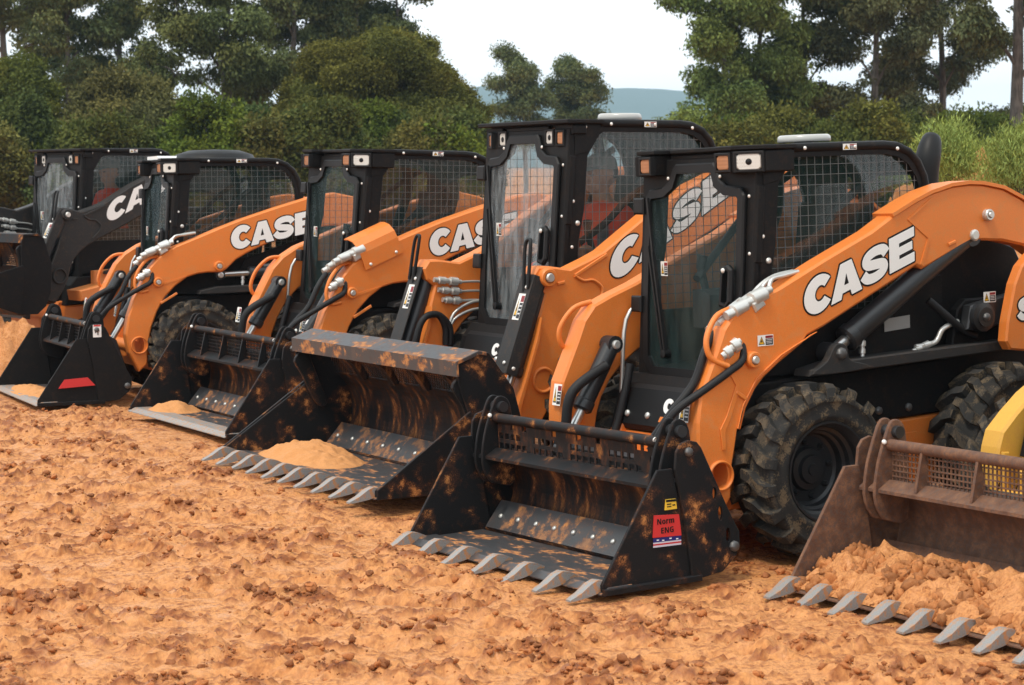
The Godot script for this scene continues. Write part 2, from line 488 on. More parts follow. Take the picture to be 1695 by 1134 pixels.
# ---------- cab ----------
func cab(parent, c):
	var k = c.cab_k
	var b := MB.new()
	var side = V2([0.13, 0.86, 0.10, 1.45, 0.062, 1.80, 0.06, 1.975, -0.13, 1.994, -0.72, 1.994, -0.82, 1.985, -0.90, 1.955, -0.965, 1.90, -1.005, 1.82, -1.03, 1.70, -1.035, 1.10, -0.9, 0.86])
	var win = V2([0.035, 1.16, 0.03, 1.32, -0.012, 1.50, -0.040, 1.80, -0.125, 1.915, -0.16, 1.93, -0.74, 1.93, -0.82, 1.915, -0.885, 1.875, -0.935, 1.81, -0.965, 1.72, -0.975, 1.16])
	for s in [-1, 1]:
		b.prism(side, (-0.477 if s < 0 else 0.437), (-0.437 if s < 0 else 0.477), 0.007, [win])
		# corner post gusset and the raised rim round the side opening
		b.prism(V2([0.055, 1.80, 0.055, 1.96, -0.13, 1.985, -0.145, 1.96, -0.045, 1.82]), -0.4835 if s < 0 else 0.4785, -0.4785 if s < 0 else 0.4835, 0.002)
		b.bar(Vector3(0.10, 1.42, s * 0.47), Vector3(0.066, 1.80, s * 0.47), 0.03, 0.05, 0.008)
	# rim tube following the roof line
	for s in [-1, 1]:
		b.tube([Vector3(-0.13, 1.975, s * 0.47), Vector3(-0.72, 1.975, s * 0.47), Vector3(-0.81, 1.967, s * 0.47), Vector3(-0.888, 1.938, s * 0.47), Vector3(-0.948, 1.885, s * 0.47), Vector3(-0.988, 1.81, s * 0.47), Vector3(-1.012, 1.70, s * 0.47), Vector3(-1.016, 1.2, s * 0.47)], 0.024, 8)
	b.prism(V2([0.06, 1.955, 0.06, 1.985, -0.72, 1.988, -0.82, 1.979, -0.895, 1.95, -0.958, 1.897, -0.998, 1.82, -0.965, 1.82, -0.93, 1.875, -0.875, 1.922, -0.81, 1.945, -0.72, 1.953]), -0.44, 0.44, 0.004)
	b.prism(V2([0.12, 0.80, 0.12, 0.87, -1.03, 0.9, -1.03, 1.22, -1.06, 1.22, -1.06, 0.80]), -0.44, 0.44)
	# front frame, leaning back a little
	var lean = Transform3D(Basis(Vector3(0, 0, 1), 0.072), Vector3(0.168, 0.85, 0)) * FRONT(0)
	var outer = V2([-0.477, -0.04, 0.477, -0.04, 0.477, 1.10, -0.477, 1.10])
	var door = V2([-0.33, -0.02, 0.33, -0.02, 0.405, 0.06, 0.42, 0.35, 0.42, 0.905, 0.385, 0.945, 0.27, 0.955, 0.215, 0.985, 0.185, 1.05, 0.16, 1.072, -0.16, 1.072, -0.185, 1.05, -0.215, 0.985, -0.27, 0.955, -0.385, 0.945, -0.42, 0.905, -0.42, 0.35, -0.405, 0.06])
	b.xf = lean
	b.prism(outer, -0.05, 0.0, 0.006, [MB.inset(MB.ccw(door), 0.012)])
	b.xf = Transform3D()
	# visor with a lamp pod at either corner
	b.xf = PLAN(1.972)
	b.prism(V2([0.075, -0.25, 0.11, -0.21, 0.11, 0.21, 0.075, 0.25, 0.175, 0.26, 0.185, 0.40, 0.065, 0.525, -0.14, 0.505, -0.14, -0.505, 0.065, -0.525, 0.185, -0.40, 0.175, -0.26]) if c.type == "R" else V2([0.13, -0.52, 0.13, 0.52, -0.14, 0.51, -0.14, -0.51]), 0, 0.024, 0.005)
	b.xf = Transform3D()
	if c.type == "R":
		for s in [-1, 1]:
			b.xf = PLAN(1.862)
			var q = V2([0.165, 0.265, 0.175, 0.395, 0.06, 0.515, -0.12, 0.505, -0.12, 0.45, 0.0, 0.275])
			var w := PackedVector2Array()
			for p in q: w.append(Vector2(p.x, p.y * -s))
			b.prism(w, 0, 0.107, 0.008)
			b.xf = Transform3D()
	else:
		for s in [-1, 1]: b.box(Vector3(0.03, 1.94, s * 0.40), Vector3(0.10, 0.05, 0.2), 0.006)
	b.bar(Vector3(0.07, 1.95, -0.24), Vector3(0.07, 1.95, 0.24), 0.03, 0.03, 0.005)
	var o = put("cab", b.mesh(M.black), parent, Transform3D(Basis.from_scale(Vector3(1, k, c.cab_w)), Vector3(0, 0.85 * (1 - k), 0)))
	# lamps
	for s in [-1, 1]:
		for e in ([["amber_lamp", Vector3(0.176, 1.915, 0.330), 0.07, Vector2(0.095, 0.075)], ["headlamp", Vector3(0.124, 1.915, 0.461), 0.80, Vector2(0.125, 0.082)]] if c.type == "R" else [["amber_lamp", Vector3(0.10, 1.895, 0.40), 0.25, Vector2(0.05, 0.07)], ["headlamp", Vector3(0.09, 1.90, 0.27), 0.0, Vector2(0.075, 0.075)]]):
			var q := MB.new()
			q.xf = Transform3D(Basis(Vector3.UP, -PI / 2 * 0 - s * e[2]), Vector3(e[1].x, e[1].y, s * e[1].z)) * FRONT(0)
			var w = e[3].x / 2; var h = e[3].y / 2
			q.prism(V2([-w, -h * 0.7, -w * 0.7, -h, w * 0.7, -h, w, -h * 0.7, w, h * 0.7, w * 0.7, h, -w * 0.7, h, -w, h * 0.7]), -0.03, 0.008, 0.006)
			var bz := MB.new(); bz.xf = q.xf
			bz.prism(V2([-w - 0.012, -h - 0.010, w + 0.012, -h - 0.010, w + 0.012, h + 0.010, -w - 0.012, h + 0.010]), -0.03, 0.012, 0.003, [V2([-w + 0.002, -h + 0.002, w - 0.002, -h + 0.002, w - 0.002, h - 0.002, -w + 0.002, h - 0.002])])
			put("lamp_bezel", bz.mesh(M.plastic), o)
			put(e[0], q.mesh(M.amber if e[0] == "amber_lamp" else M.lens), o)
			if e[0] == "headlamp":
				var r := MB.new(); r.xf = q.xf
				r.lathe([Vector2(0.016, 0.008), Vector2(0.014, 0.0105), Vector2(0, 0.0105)], Transform3D(), 12)
				put("lamp_bulb", r.mesh(M.plastic), o)
	# door
	var d := MB.new(); d.xf = lean
	var dd = MB.ccw(door)
	d.prism(dd, 0.002, 0.028, 0.008, [MB.inset(dd, 0.05)])
	put("door_frame", d.mesh(M.plastic), o)
	var gl := MB.new(); gl.xf = lean
	gl.prism(MB.inset(dd, 0.049), 0.010, 0.014)
	put("door_glass", gl.mesh(M.glass_door if c.clean else M.dirty_glass_door), o)
	var hd := MB.new(); hd.xf = lean
	var hp = MB.ccw(V2([0.275, 0.36, 0.34, 0.345, 0.375, 0.38, 0.375, 0.54, 0.34, 0.565, 0.285, 0.55]))
	hd.prism(hp, 0.026, 0.060, 0.010, [MB.inset(hp, 0.024)])
	put("door_handle", hd.mesh(M.plastic), o)
	bolt(o, lean * Vector3(0.315, 0.535, 0.060), Vector3(1, 0, 0), 0.013)
	var wp := MB.new(); wp.xf = lean
	wp.bar(Vector3(-0.37, 0.90, 0.045), Vector3(-0.30, 0.62, 0.05), 0.014, 0.016)
	wp.bar(Vector3(-0.30, 0.62, 0.05), Vector3(-0.17, 0.10, 0.045), 0.012, 0.02, 0.0, Vector3(0, 0, 1))
	wp.bar(Vector3(-0.345, 0.65, 0.05), Vector3(-0.20, 0.10, 0.045), 0.012, 0.012, 0.0, Vector3(0, 0, 1))
	wp.lathe([Vector2(0.022, 0.02), Vector2(0.022, 0.06), Vector2(0, 0.065)], Transform3D(Basis(), Vector3(-0.18, 0.10, 0)), 12, true)
	put("wiper", wp.mesh(M.plastic), o)
	for yy in [0.35, 0.86]:
		var hg := MB.new(); hg.xf = lean
		hg.box(Vector3(-0.45, yy, 0.02), Vector3(0.09, 0.085, 0.06), 0.008)
		put("door_hinge", hg.mesh(M.plastic), o)
	for p in [[0.40, 0.12], [0.44, 0.33], [0.445, 0.62], [0.43, 0.9], [0.22, 1.0], [-0.22, 1.0]]:
		bolt(o, lean * Vector3(p[0], p[1], 0.022 if p[0] < 0.42 and p[0] > -0.42 else 0.0), Vector3(1, 0, 0), 0.009)
	put("safety_sticker", label_mesh(Vector3(0, 0, -0.06), Vector3(0, 0.075, 0), M.warn), o, Transform3D(Basis(), lean * Vector3(-0.27, 0.50, 0.0165)))
	# side glass and wire guard
	for s in [-1, 1]:
		var sg := MB.new()
		sg.prism(MB.inset(MB.ccw(win), -0.01), s * 0.448 - 0.002, s * 0.448 + 0.002)
		put("side_window", sg.mesh(M.glass), o)
		var wm := MB.new(); var wz = s * 0.468
		for i in 21:
			var x = 0.02 - i * 0.05
			for seg in Geometry2D.intersect_polyline_with_polygon(PackedVector2Array([Vector2(x, 1.0), Vector2(x, 2.0)]), win):
				wm.bar(Vector3(seg[0].x, seg[0].y, wz), Vector3(seg[-1].x, seg[-1].y, wz), 0.003, 0.003)
		for i in 15:
			var y = 1.19 + i * 0.05
			for seg in Geometry2D.intersect_polyline_with_polygon(PackedVector2Array([Vector2(0.2, y), Vector2(-1.2, y)]), win):
				wm.bar(Vector3(seg[0].x, seg[0].y, wz + s * 0.004), Vector3(seg[-1].x, seg[-1].y, wz + s * 0.004), 0.003, 0.003)
		put("wire_guard", wm.mesh(M.wire), o)
		for p in [[-0.02, 1.955], [-0.20, 1.972], [-0.52, 1.972], [-0.80, 1.955], [0.065, 1.55], [0.075, 1.30]]:
			bolt(o, Vector3(p[0], p[1], s * (0.484 if p[0] > -0.1 and p[1] > 1.8 else 0.492 if p[1] > 1.9 else 0.478)), Vector3(0, 0, s), 0.010)
		bolt(o, Vector3(0.035, 1.43, s * 0.477), Vector3(0, 0, s), 0.016)
	var rg := MB.new()
	rg.prism(V2([-1.0, 1.22, -0.996, 1.22, -0.975, 1.80, -0.98, 1.80]), -0.43, 0.43)
	put("rear_window", rg.mesh(M.glass), o)
	put("roof_sticker", label_mesh(Vector3(-0.09, 0, 0), Vector3(0, 0.03, 0), M.warn), o, Transform3D(Basis(), Vector3(-0.44, 1.957, -0.4955)))
	# inside
	var st := MB.new()
	st.box(Vector3(-0.50, 1.14, 0), Vector3(0.46, 0.14, 0.46), 0.04)
	st.box(Vector3(-0.72, 1.43, 0), Vector3(0.12, 0.52, 0.44), 0.045, Basis(Vector3(0, 0, 1), 0.14))
	st.box(Vector3(-0.76, 1.76, 0), Vector3(0.08, 0.16, 0.26), 0.03)
	put("seat", st.mesh(M.seat), o)
	for s in [-1, 1]:
		var cs := MB.new()
		cs.box(Vector3(-0.40, 1.16, s * 0.335), Vector3(0.55, 0.2, 0.14), 0.03)
		cs.tube([Vector3(-0.18, 1.25, s * 0.33), Vector3(-0.14, 1.38, s * 0.32), Vector3(-0.15, 1.44, s * 0.31)], [0.02, 0.022, 0.03], 8)
		cs.tube(smooth([Vector3(-0.80, 1.85, s * 0.36), Vector3(-0.55, 1.70, s * 0.37), Vector3(-0.28, 1.45, s * 0.36), Vector3(-0.10, 1.32, s * 0.30)], 4), 0.022, 8)
		put("control_console", cs.mesh(M.seat), o)
	for s in [-1, 1]:
		var ba := MB.new()
		ba.tube(smooth([Vector3(-0.62, 1.94, s * 0.30), Vector3(-0.70, 1.72, s * 0.36), Vector3(-0.62, 1.45, s * 0.38), Vector3(-0.60, 1.2, s * 0.38)], 4), 0.04, 8)
		put("roll_bar", ba.mesh(M.plastic), o)
	if c.beacon:
		var be := MB.new()
		be.lathe([Vector2(0.11, 0), Vector2(0.11, 0.012), Vector2(0.05, 0.016), Vector2(0.05, 0.03), Vector2(0, 0.03)], Transform3D(Basis(Vector3(1, 0, 0), -PI / 2), Vector3(-0.60, 1.988, 0)), 24, true)
		put("beacon_base", be.mesh(M.plastic), o)
		var bl := MB.new()
		bl.lathe([Vector2(0.135, 0.024), Vector2(0.140, 0.030), Vector2(0.136, 0.052), Vector2(0.125, 0.060), Vector2(0, 0.062)], Transform3D(Basis(Vector3(1, 0, 0), -PI / 2), Vector3(-0.60, 1.988, 0)), 28)
		put("beacon", bl.mesh(M.dome), o)
	if c.get("dome", false):
		var dm := MB.new()
		dm.lathe([Vector2(0.36, 0.0), Vector2(0.33, 0.05), Vector2(0.22, 0.085), Vector2(0, 0.095)], Transform3D(Basis(Vector3(1, 0, 0), -PI / 2), Vector3(-0.42, 1.99, 0.1)), 24)
		put("roof_dome", dm.mesh(M.plastic), o)
		var dw := MB.new()
		dw.box(Vector3(-0.06, 2.005, 0.25), Vector3(0.30, 0.045, 0.36), 0.015)
		put("roof_panel", dw.mesh(M.white), o)
	return o
# ---------- lift arms ----------
const ARM_HIGH = [0.50, 0.25, 0.575, 0.40, 0.63, 0.56, 0.625, 0.70, 0.605, 0.82, 0.55, 0.93, 0.50, 1.03, 0.455, 1.13, 0.39, 1.205, 0.28, 1.25, 0.12, 1.305, -0.16, 1.425, -0.47, 1.55, -0.63, 1.635, -0.75, 1.685, -0.86, 1.725, -1.00, 1.755, -1.12, 1.763, -1.22, 1.757, -1.36, 1.73, -1.50, 1.67, -1.62, 1.57, -1.70, 1.42, -1.62, 1.36, -1.5, 1.43, -1.35, 1.462, -1.21, 1.472, -1.13, 1.470, -1.06, 1.445, -0.80, 1.345, -0.76, 1.365, -0.15, 1.10, -0.05, 1.065, -0.02, 1.03, 0.13, 0.945, 0.22, 0.885, 0.30, 0.81, 0.36, 0.72, 0.39, 0.64, 0.41, 0.55, 0.435, 0.45, 0.44, 0.33]
const ARM_LOW = [0.47, 0.24, 0.55, 0.40, 0.575, 0.55, 0.55, 0.70, 0.50, 0.84, 0.42, 0.99, 0.36, 1.10, 0.28, 1.185, 0.15, 1.265, -0.06, 1.345, -0.25, 1.42, -0.43, 1.485, -0.75, 1.585, -1.07, 1.675, -1.25, 1.70, -1.45, 1.66, -1.60, 1.55, -1.68, 1.38, -1.60, 1.32, -1.45, 1.38, -1.25, 1.42, -1.06, 1.405, -0.80, 1.335, -0.58, 1.25, -0.47, 1.20, -0.37, 1.145, -0.29, 1.07, -0.25, 1.045, -0.13, 1.045, -0.04, 1.035, 0.05, 1.01, 0.15, 0.94, 0.24, 0.85, 0.31, 0.73, 0.36, 0.60, 0.39, 0.45, 0.40, 0.30]
const ARM_V = [0.45, 0.315, 0.59, 0.335, 0.63, 0.42, 0.56, 0.61, 0.49, 0.82, 0.42, 1.08, 0.475, 1.12, 0.50, 1.19, 0.46, 1.245, 0.38, 1.245, 0.24, 1.225, 0.10, 1.28, 0.0, 1.325, -0.30, 1.53, -0.60, 1.70, -0.85, 1.80, -1.05, 1.84, -1.25, 1.835, -1.45, 1.77, -1.62, 1.62, -1.68, 1.42, -1.60, 1.36, -1.48, 1.45, -1.30, 1.53, -1.12, 1.55, -0.95, 1.52, -0.60, 1.34, -0.25, 1.13, 0.05, 0.955, 0.14, 0.90, 0.22, 0.83, 0.28, 0.755, 0.305, 0.70, 0.33, 0.57, 0.36, 0.47, 0.40, 0.39]
const ARM_F = [0.46, 0.24, 0.51, 0.40, 0.505, 0.58, 0.485, 0.68, 0.46, 0.75, 0.37, 0.83, 0.27, 0.905, 0.10, 1.0, -0.2, 1.15, -0.6, 1.33, -1.07, 1.5, -1.3, 1.53, -1.5, 1.47, -1.66, 1.3, -1.58, 1.22, -1.3, 1.3, -1.06, 1.28, -0.6, 1.1, -0.2, 0.93, 0.05, 0.80, 0.22, 0.70, 0.32, 0.60, 0.38, 0.45, 0.40, 0.30]
func boss(parent, x, y, z, s, r, m, depth = 0.035):
	var b := MB.new()
	b.lathe([Vector2(r, 0), Vector2(r, depth * 0.8), Vector2(r * 0.88, depth), Vector2(r * 0.6, depth), Vector2(r * 0.58, depth * 0.6), Vector2(0, depth * 0.6)], ZAX(Vector3(x, y, z), s), 22, true)
	put("pin_boss", b.mesh(m), parent)
	var p := MB.new()
	p.lathe([Vector2(r * 0.5, 0), Vector2(r * 0.5, depth * 1.1), Vector2(r * 0.4, depth * 1.3), Vector2(0, depth * 1.3)], ZAX(Vector3(x, y, z), s), 16, true)
	put("pin", p.mesh(M.zinc), parent)
func torus(parent, called, x, y, z, s, r, w, d, m):
	var b := MB.new()
	b.lathe([Vector2(r + w, 0), Vector2(r + w * 0.85, d * 0.8), Vector2(r + w * 0.5, d), Vector2(r + w * 0.15, d * 0.8), Vector2(r, 0), Vector2(r * 0.98, -0.03)], ZAX(Vector3(x, y, z), s), 28)
	put(called, b.mesh(m), parent)
func arm(parent, c, s):
	var hi = c.arm == "high"; var v = c.type == "V"
	var zo = 0.74 if v else 0.66; var zi = 0.60 if v else 0.54
	var plain = c.get("plain", false)
	var poly = V2(ARM_V if v else ARM_HIGH if hi else ARM_F if plain else ARM_LOW)
	var hc = Vector2(0.505, 0.44) if hi else Vector2(0.465, 0.46)
	var b := MB.new()
	var z0 = minf(s * zi, s * zo); var z1 = maxf(s * zi, s * zo)
	b.prism(poly, z0, z1, 0.012, [] if v else [circle(hc, 0.046 if hi else 0.04, 22, 0.075 if hi else 0.068)])
	var ap = c.arm_mat
	# raised strips of the pressed side plate
	var zs = s * (zo + 0.004)
	if v:
		b.bar(Vector3(0.21, 1.185, zs), Vector3(-0.015, 1.305, zs), 0.012, 0.02, 0.003)
		b.tube(smooth([Vector3(0.21, 1.185, zs), Vector3(0.15, 1.155, zs), Vector3(0.08, 1.155, zs), Vector3(0.02, 1.11, zs), Vector3(0.03, 1.05, zs), Vector3(0.10, 0.97, zs)], 4), 0.009, 6)
		b.bar(Vector3(0.33, 1.14, zs), Vector3(0.28, 1.15, zs), 0.012, 0.018, 0.003)
		# front lip plate turned outwards along the leg
		b.prism(V2([0.60, 0.345, 0.635, 0.42, 0.565, 0.61, 0.495, 0.82, 0.46, 0.95, 0.475, 0.82, 0.545, 0.61, 0.605, 0.42]), minf(s * 0.56, s * 0.78), maxf(s * 0.56, s * 0.78), 0.002)
	elif hi:
		b.prism(V2([-0.78, 1.372, -0.835, 1.50, -0.70, 1.60, -0.86, 1.70, -0.85, 1.68, -0.72, 1.60, -0.85, 1.495, -0.80, 1.365]), minf(s * zo, zs), maxf(s * zo, zs))
		b.prism(V2([0.05, 1.02, -0.10, 1.08, -0.06, 1.065, 0.12, 0.97, 0.27, 0.87, 0.35, 0.75, 0.385, 0.65, 0.40, 0.655, 0.365, 0.765, 0.28, 0.885, 0.13, 0.985]), minf(s * zo, s * (zo + 0.012)), maxf(s * zo, s * (zo + 0.012)), 0.002)
		b.prism(V2([0.44, 0.93, 0.40, 0.86, 0.46, 0.72, 0.50, 0.66, 0.49, 0.56, 0.47, 0.56, 0.47, 0.65, 0.435, 0.71, 0.37, 0.86, 0.42, 0.945]), minf(s * zo, s * (zo + 0.008)), maxf(s * zo, s * (zo + 0.008)), 0.002)
		b.bar(Vector3(0.40, 0.83, zs), Vector3(0.34, 0.79, zs), 0.016, 0.02, 0.004)
		b.bar(Vector3(-1.02, 1.475, zs), Vector3(-0.97, 1.46, zs), 0.012, 0.016, 0.003)
		# bent top cap of the arch
		b.sheet([Vector2(-0.60, 1.625), Vector2(-0.75, 1.69), Vector2(-0.86, 1.73), Vector2(-1.0, 1.762), Vector2(-1.12, 1.77), Vector2(-1.22, 1.764), Vector2(-1.36, 1.737), Vector2(-1.50, 1.677), Vector2(-1.63, 1.57)], 0.018, minf(s * 0.52, s * 0.672), maxf(s * 0.52, s * 0.672))
	elif plain:
		b.bar(Vector3(0.47, 0.38, s * 0.53), Vector3(0.455, 0.66, s * 0.53), 0.02, 0.04, 0.006)
	else:
		b.bar(Vector3(0.28, 0.80, zs), Vector3(0.14, 0.88, zs), 0.012, 0.02, 0.003)
		b.prism(V2([0.34, 0.95, 0.10, 1.01, 0.05, 1.02, 0.13, 0.985, 0.33, 0.93]), minf(s * zo, zs), maxf(s * zo, zs))
	var o = put("lift_arm", b.mesh(ap), parent, c.arm_xf)
	if v:
		boss(o, 0.41, 1.18, s * 0.74, s, 0.055, ap, 0.05)
		torus(o, "ring_boss", 0.43, 0.58, s * 0.74, s, 0.058, 0.022, 0.018, ap)
		var cy = cylinder(o, "tilt_cylinder", Vector3(0.41, 1.18, s * 0.69), Vector3(0.68, 0.42, s * 0.69), 0.052, 0.75)
		var sh := MB.new()
		var dd = Vector3(0.27, -0.76, 0).normalized(); var f = Vector3(0.76, 0.27, 0).normalized()
		var bb = Basis(f, -dd, f.cross(-dd))
		var mid = Vector3(0.41, 1.18, s * 0.69) + dd * 0.31
		sh.box(mid + f * 0.085, Vector3(0.010, 0.60, 0.15), 0.003, bb)
		sh.box(mid + f * 0.045 + Vector3(0, 0, s * 0.07), Vector3(0.07, 0.60, 0.010), 0.003, bb)
		put("cylinder_shield", sh.mesh(M.blackarm), o)
		for t in [-0.22, 0.24]: bolt(o, mid + f * 0.092 + dd * t + Vector3(0, 0, -0.03), f, 0.012)
		bolt(o, mid + f * 0.05 + dd * 0.26 + Vector3(0, 0, s * 0.076), Vector3(0, 0, s), 0.012)
		put("warning_sticker", label_mesh(Vector3(0, 0, -0.075), -dd * 0.16, M.warn), o, Transform3D(Basis(), mid + f * 0.0925 - dd * 0.02 + Vector3(0, 0, 0.03)))
		var lp := MB.new()
		lp.tube(smooth([Vector3(0.53, 1.10, s * 0.69), Vector3(0.50, 1.36, s * 0.66), Vector3(0.485, 1.40, s * 0.69), Vector3(0.50, 1.36, s * 0.72), Vector3(0.53, 1.12, s * 0.74)], 5), 0.011, 8)
		put("lifting_loop", lp.mesh(M.plastic), o)
		if s > 0:
			for i in 3: # couplers on the inner face with steel pipes to the cab
				coupler(o, Vector3(0.44 - 0.03 * i, 1.12 - 0.065 * i, 0.575), Vector3(0.24, 1.10 - 0.06 * i, 0.575), 0.024)
				hose(o, [Vector3(0.24, 1.10 - 0.06 * i, 0.575), Vector3(0.12, 1.10 - 0.06 * i, 0.575), Vector3(0.0, 1.08 - 0.06 * i, 0.57)], 0.008, M.zinc, "steel_pipe", 3)
			for i in 2:
				hose(o, [Vector3(0.34, 0.78 - i * 0.03, 0.57), Vector3(0.30, 0.90 - i * 0.04, 0.57), Vector3(0.16, 0.97 - i * 0.05, 0.57), Vector3(0.02, 0.97 - i * 0.05, 0.56)], 0.010, M.zinc, "steel_pipe", 4)
				hose(o, [Vector3(0.62 + i * 0.02, 0.50, 0.56), Vector3(0.56, 0.84, 0.54), Vector3(0.44, 0.90, 0.55), Vector3(0.37 - i * 0.03, 0.82, 0.56), Vector3(0.36 - i * 0.03, 0.70, 0.57)], 0.022, M.hose)
	elif plain:
		torus(o, "tube_rim", hc.x, hc.y, s * 0.66, s, 0.060, 0.014, 0.018, ap)
	else:
		boss(o, 0.30, 0.975, s * 0.66, s, 0.040, ap)
		torus(o, "tube_rim", hc.x, hc.y, s * 0.66, s, 0.060, 0.014, 0.018, ap)
		if not hi: boss(o, -0.22, 1.095, s * 0.66, s, 0.042, ap)
		else: boss(o, -1.24, 1.60, s * 0.66, s, 0.030, M.zinc, 0.03)
		cylinder(o, "tilt_cylinder", Vector3(0.34, 1.00, s * 0.47), Vector3(0.665, 0.47, s * 0.47), 0.048, 0.62)
		# guard loop and hoses running down the front of the leg
		hose(o, ([Vector3(0.37, 1.22, s * 0.60), Vector3(0.47, 1.19, s * 0.62), Vector3(0.545, 1.09, s * 0.64), Vector3(0.53, 1.00, s * 0.65), Vector3(0.44, 0.955, s * 0.665)] if hi else [Vector3(0.26, 1.185, s * 0.60), Vector3(0.36, 1.17, s * 0.62), Vector3(0.45, 1.08, s * 0.64), Vector3(0.49, 0.97, s * 0.65), Vector3(0.46, 0.90, s * 0.66), Vector3(0.38, 0.91, s * 0.665)]), 0.014, ap, "guard_loop", 5)
		put("warning_sticker", label_mesh(Vector3(0, 0.0, -0.075), Vector3(0.02, -0.11, 0) * -1, M.warn), o, Transform3D(Basis(), Vector3(0.642, 0.70, s * 0.56 + 0.03)))
		if s < 0:
			for i in 3:
				coupler(o, Vector3(0.47 - 0.02 * i, 1.12 + 0.035 * i, -0.555 - 0.045 * i), Vector3(0.22 - 0.03 * i, 1.255 + 0.025 * i, -0.555 - 0.045 * i), 0.034)
				hose(o, [Vector3(0.23 - 0.03 * i, 1.255 + 0.025 * i, -0.555 - 0.045 * i), Vector3(0.14, 1.325 + 0.012 * i, -0.555 - 0.04 * i), Vector3(0.06, 1.36, -0.56 - 0.03 * i), Vector3(-0.04, 1.375, -0.57 - 0.02 * i)], 0.011, M.zinc, "steel_pipe", 4)
			coupler(o, Vector3(0.47, 1.00, -0.65), Vector3(0.36, 1.07, -0.65), 0.034)
			var blk := MB.new()
			blk.box(Vector3(0.25, 1.235, -0.60), Vector3(0.07, 0.05, 0.15), 0.008, Basis(Vector3(0, 0, 1), -0.5))
			put("manifold", blk.mesh(M.zinc), o)
			hose(o, [Vector3(0.45, 1.11, -0.57), Vector3(0.53, 1.02, -0.60), Vector3(0.60, 0.88, -0.60), Vector3(0.70, 0.76, -0.57), Vector3(0.80, 0.60, -0.50)], 0.020, M.hose)
			hose(o, [Vector3(0.34, 1.06, -0.64), Vector3(0.36, 0.98, -0.67), Vector3(0.45, 0.93, -0.68), Vector3(0.57, 0.86, -0.66), Vector3(0.72, 0.75, -0.60), Vector3(0.82, 0.58, -0.54)], 0.019, M.hose)
		else:
			hose(o, [Vector3(0.10, 1.22, 0.50), Vector3(0.22, 1.12, 0.50), Vector3(0.26, 0.8, 0.50), Vector3(0.28, 0.55, 0.5)], 0.011, M.zinc, "steel_pipe", 4)
			hose(o, [Vector3(0.42, 0.90, 0.40), Vector3(0.62, 0.78, 0.42), Vector3(0.66, 0.60, 0.44), Vector3(0.70, 0.42, 0.44)], 0.028, M.hose)
			hose(o, [Vector3(0.30, 0.90, 0.36), Vector3(0.34, 0.75, 0.36), Vector3(0.40, 0.55, 0.38), Vector3(0.52, 0.38, 0.38)], 0.022, M.hose)
	if s < 0 and not plain:
		if v: lettering("CASE", o, Vector2(-0.04, 1.125), Vector2(0.205, 0.205), 0.60, -0.74, c.arm_mat == M.orange)
		elif hi:
			lettering("CASE", o, Vector2(-0.03, 1.145), Vector2(0.168, 0.172), 0.345, -0.66, true)
			put("warning_sticker", label_mesh(Vector3(-0.095, 0, 0), Vector3(0, 0.052, 0), M.warn), o, Transform3D(Basis(), Vector3(0.26, 1.035, -0.6625)))
		else: lettering("CASE", o, Vector2(-0.33, 1.225), Vector2(0.172, 0.185), 0.20, -0.66, true)
	if c.get("cover", false) and s < 0:
		var cv := MB.new()
		var ct = Transform3D(Basis(Vector3(0, 0, 1), -0.40), Vector3(0.09, 1.285, 0)) * FRONT(0)
		cv.xf = ct
		cv.sheet([Vector2(0.672, -0.10), Vector2(0.674, 0.02), Vector2(0.664, 0.07), Vector2(0.62, 0.115), Vector2(0.56, 0.13), Vector2(0.50, 0.13)], 0.008, -0.17, 0.15)
		put("coupler_cover", cv.mesh(ap), o)
		for t in [-0.12, 0.10]: bolt(o, ct * Vector3(0.676, -0.075, t), Vector3(0, 0, -1), 0.012)
	return o

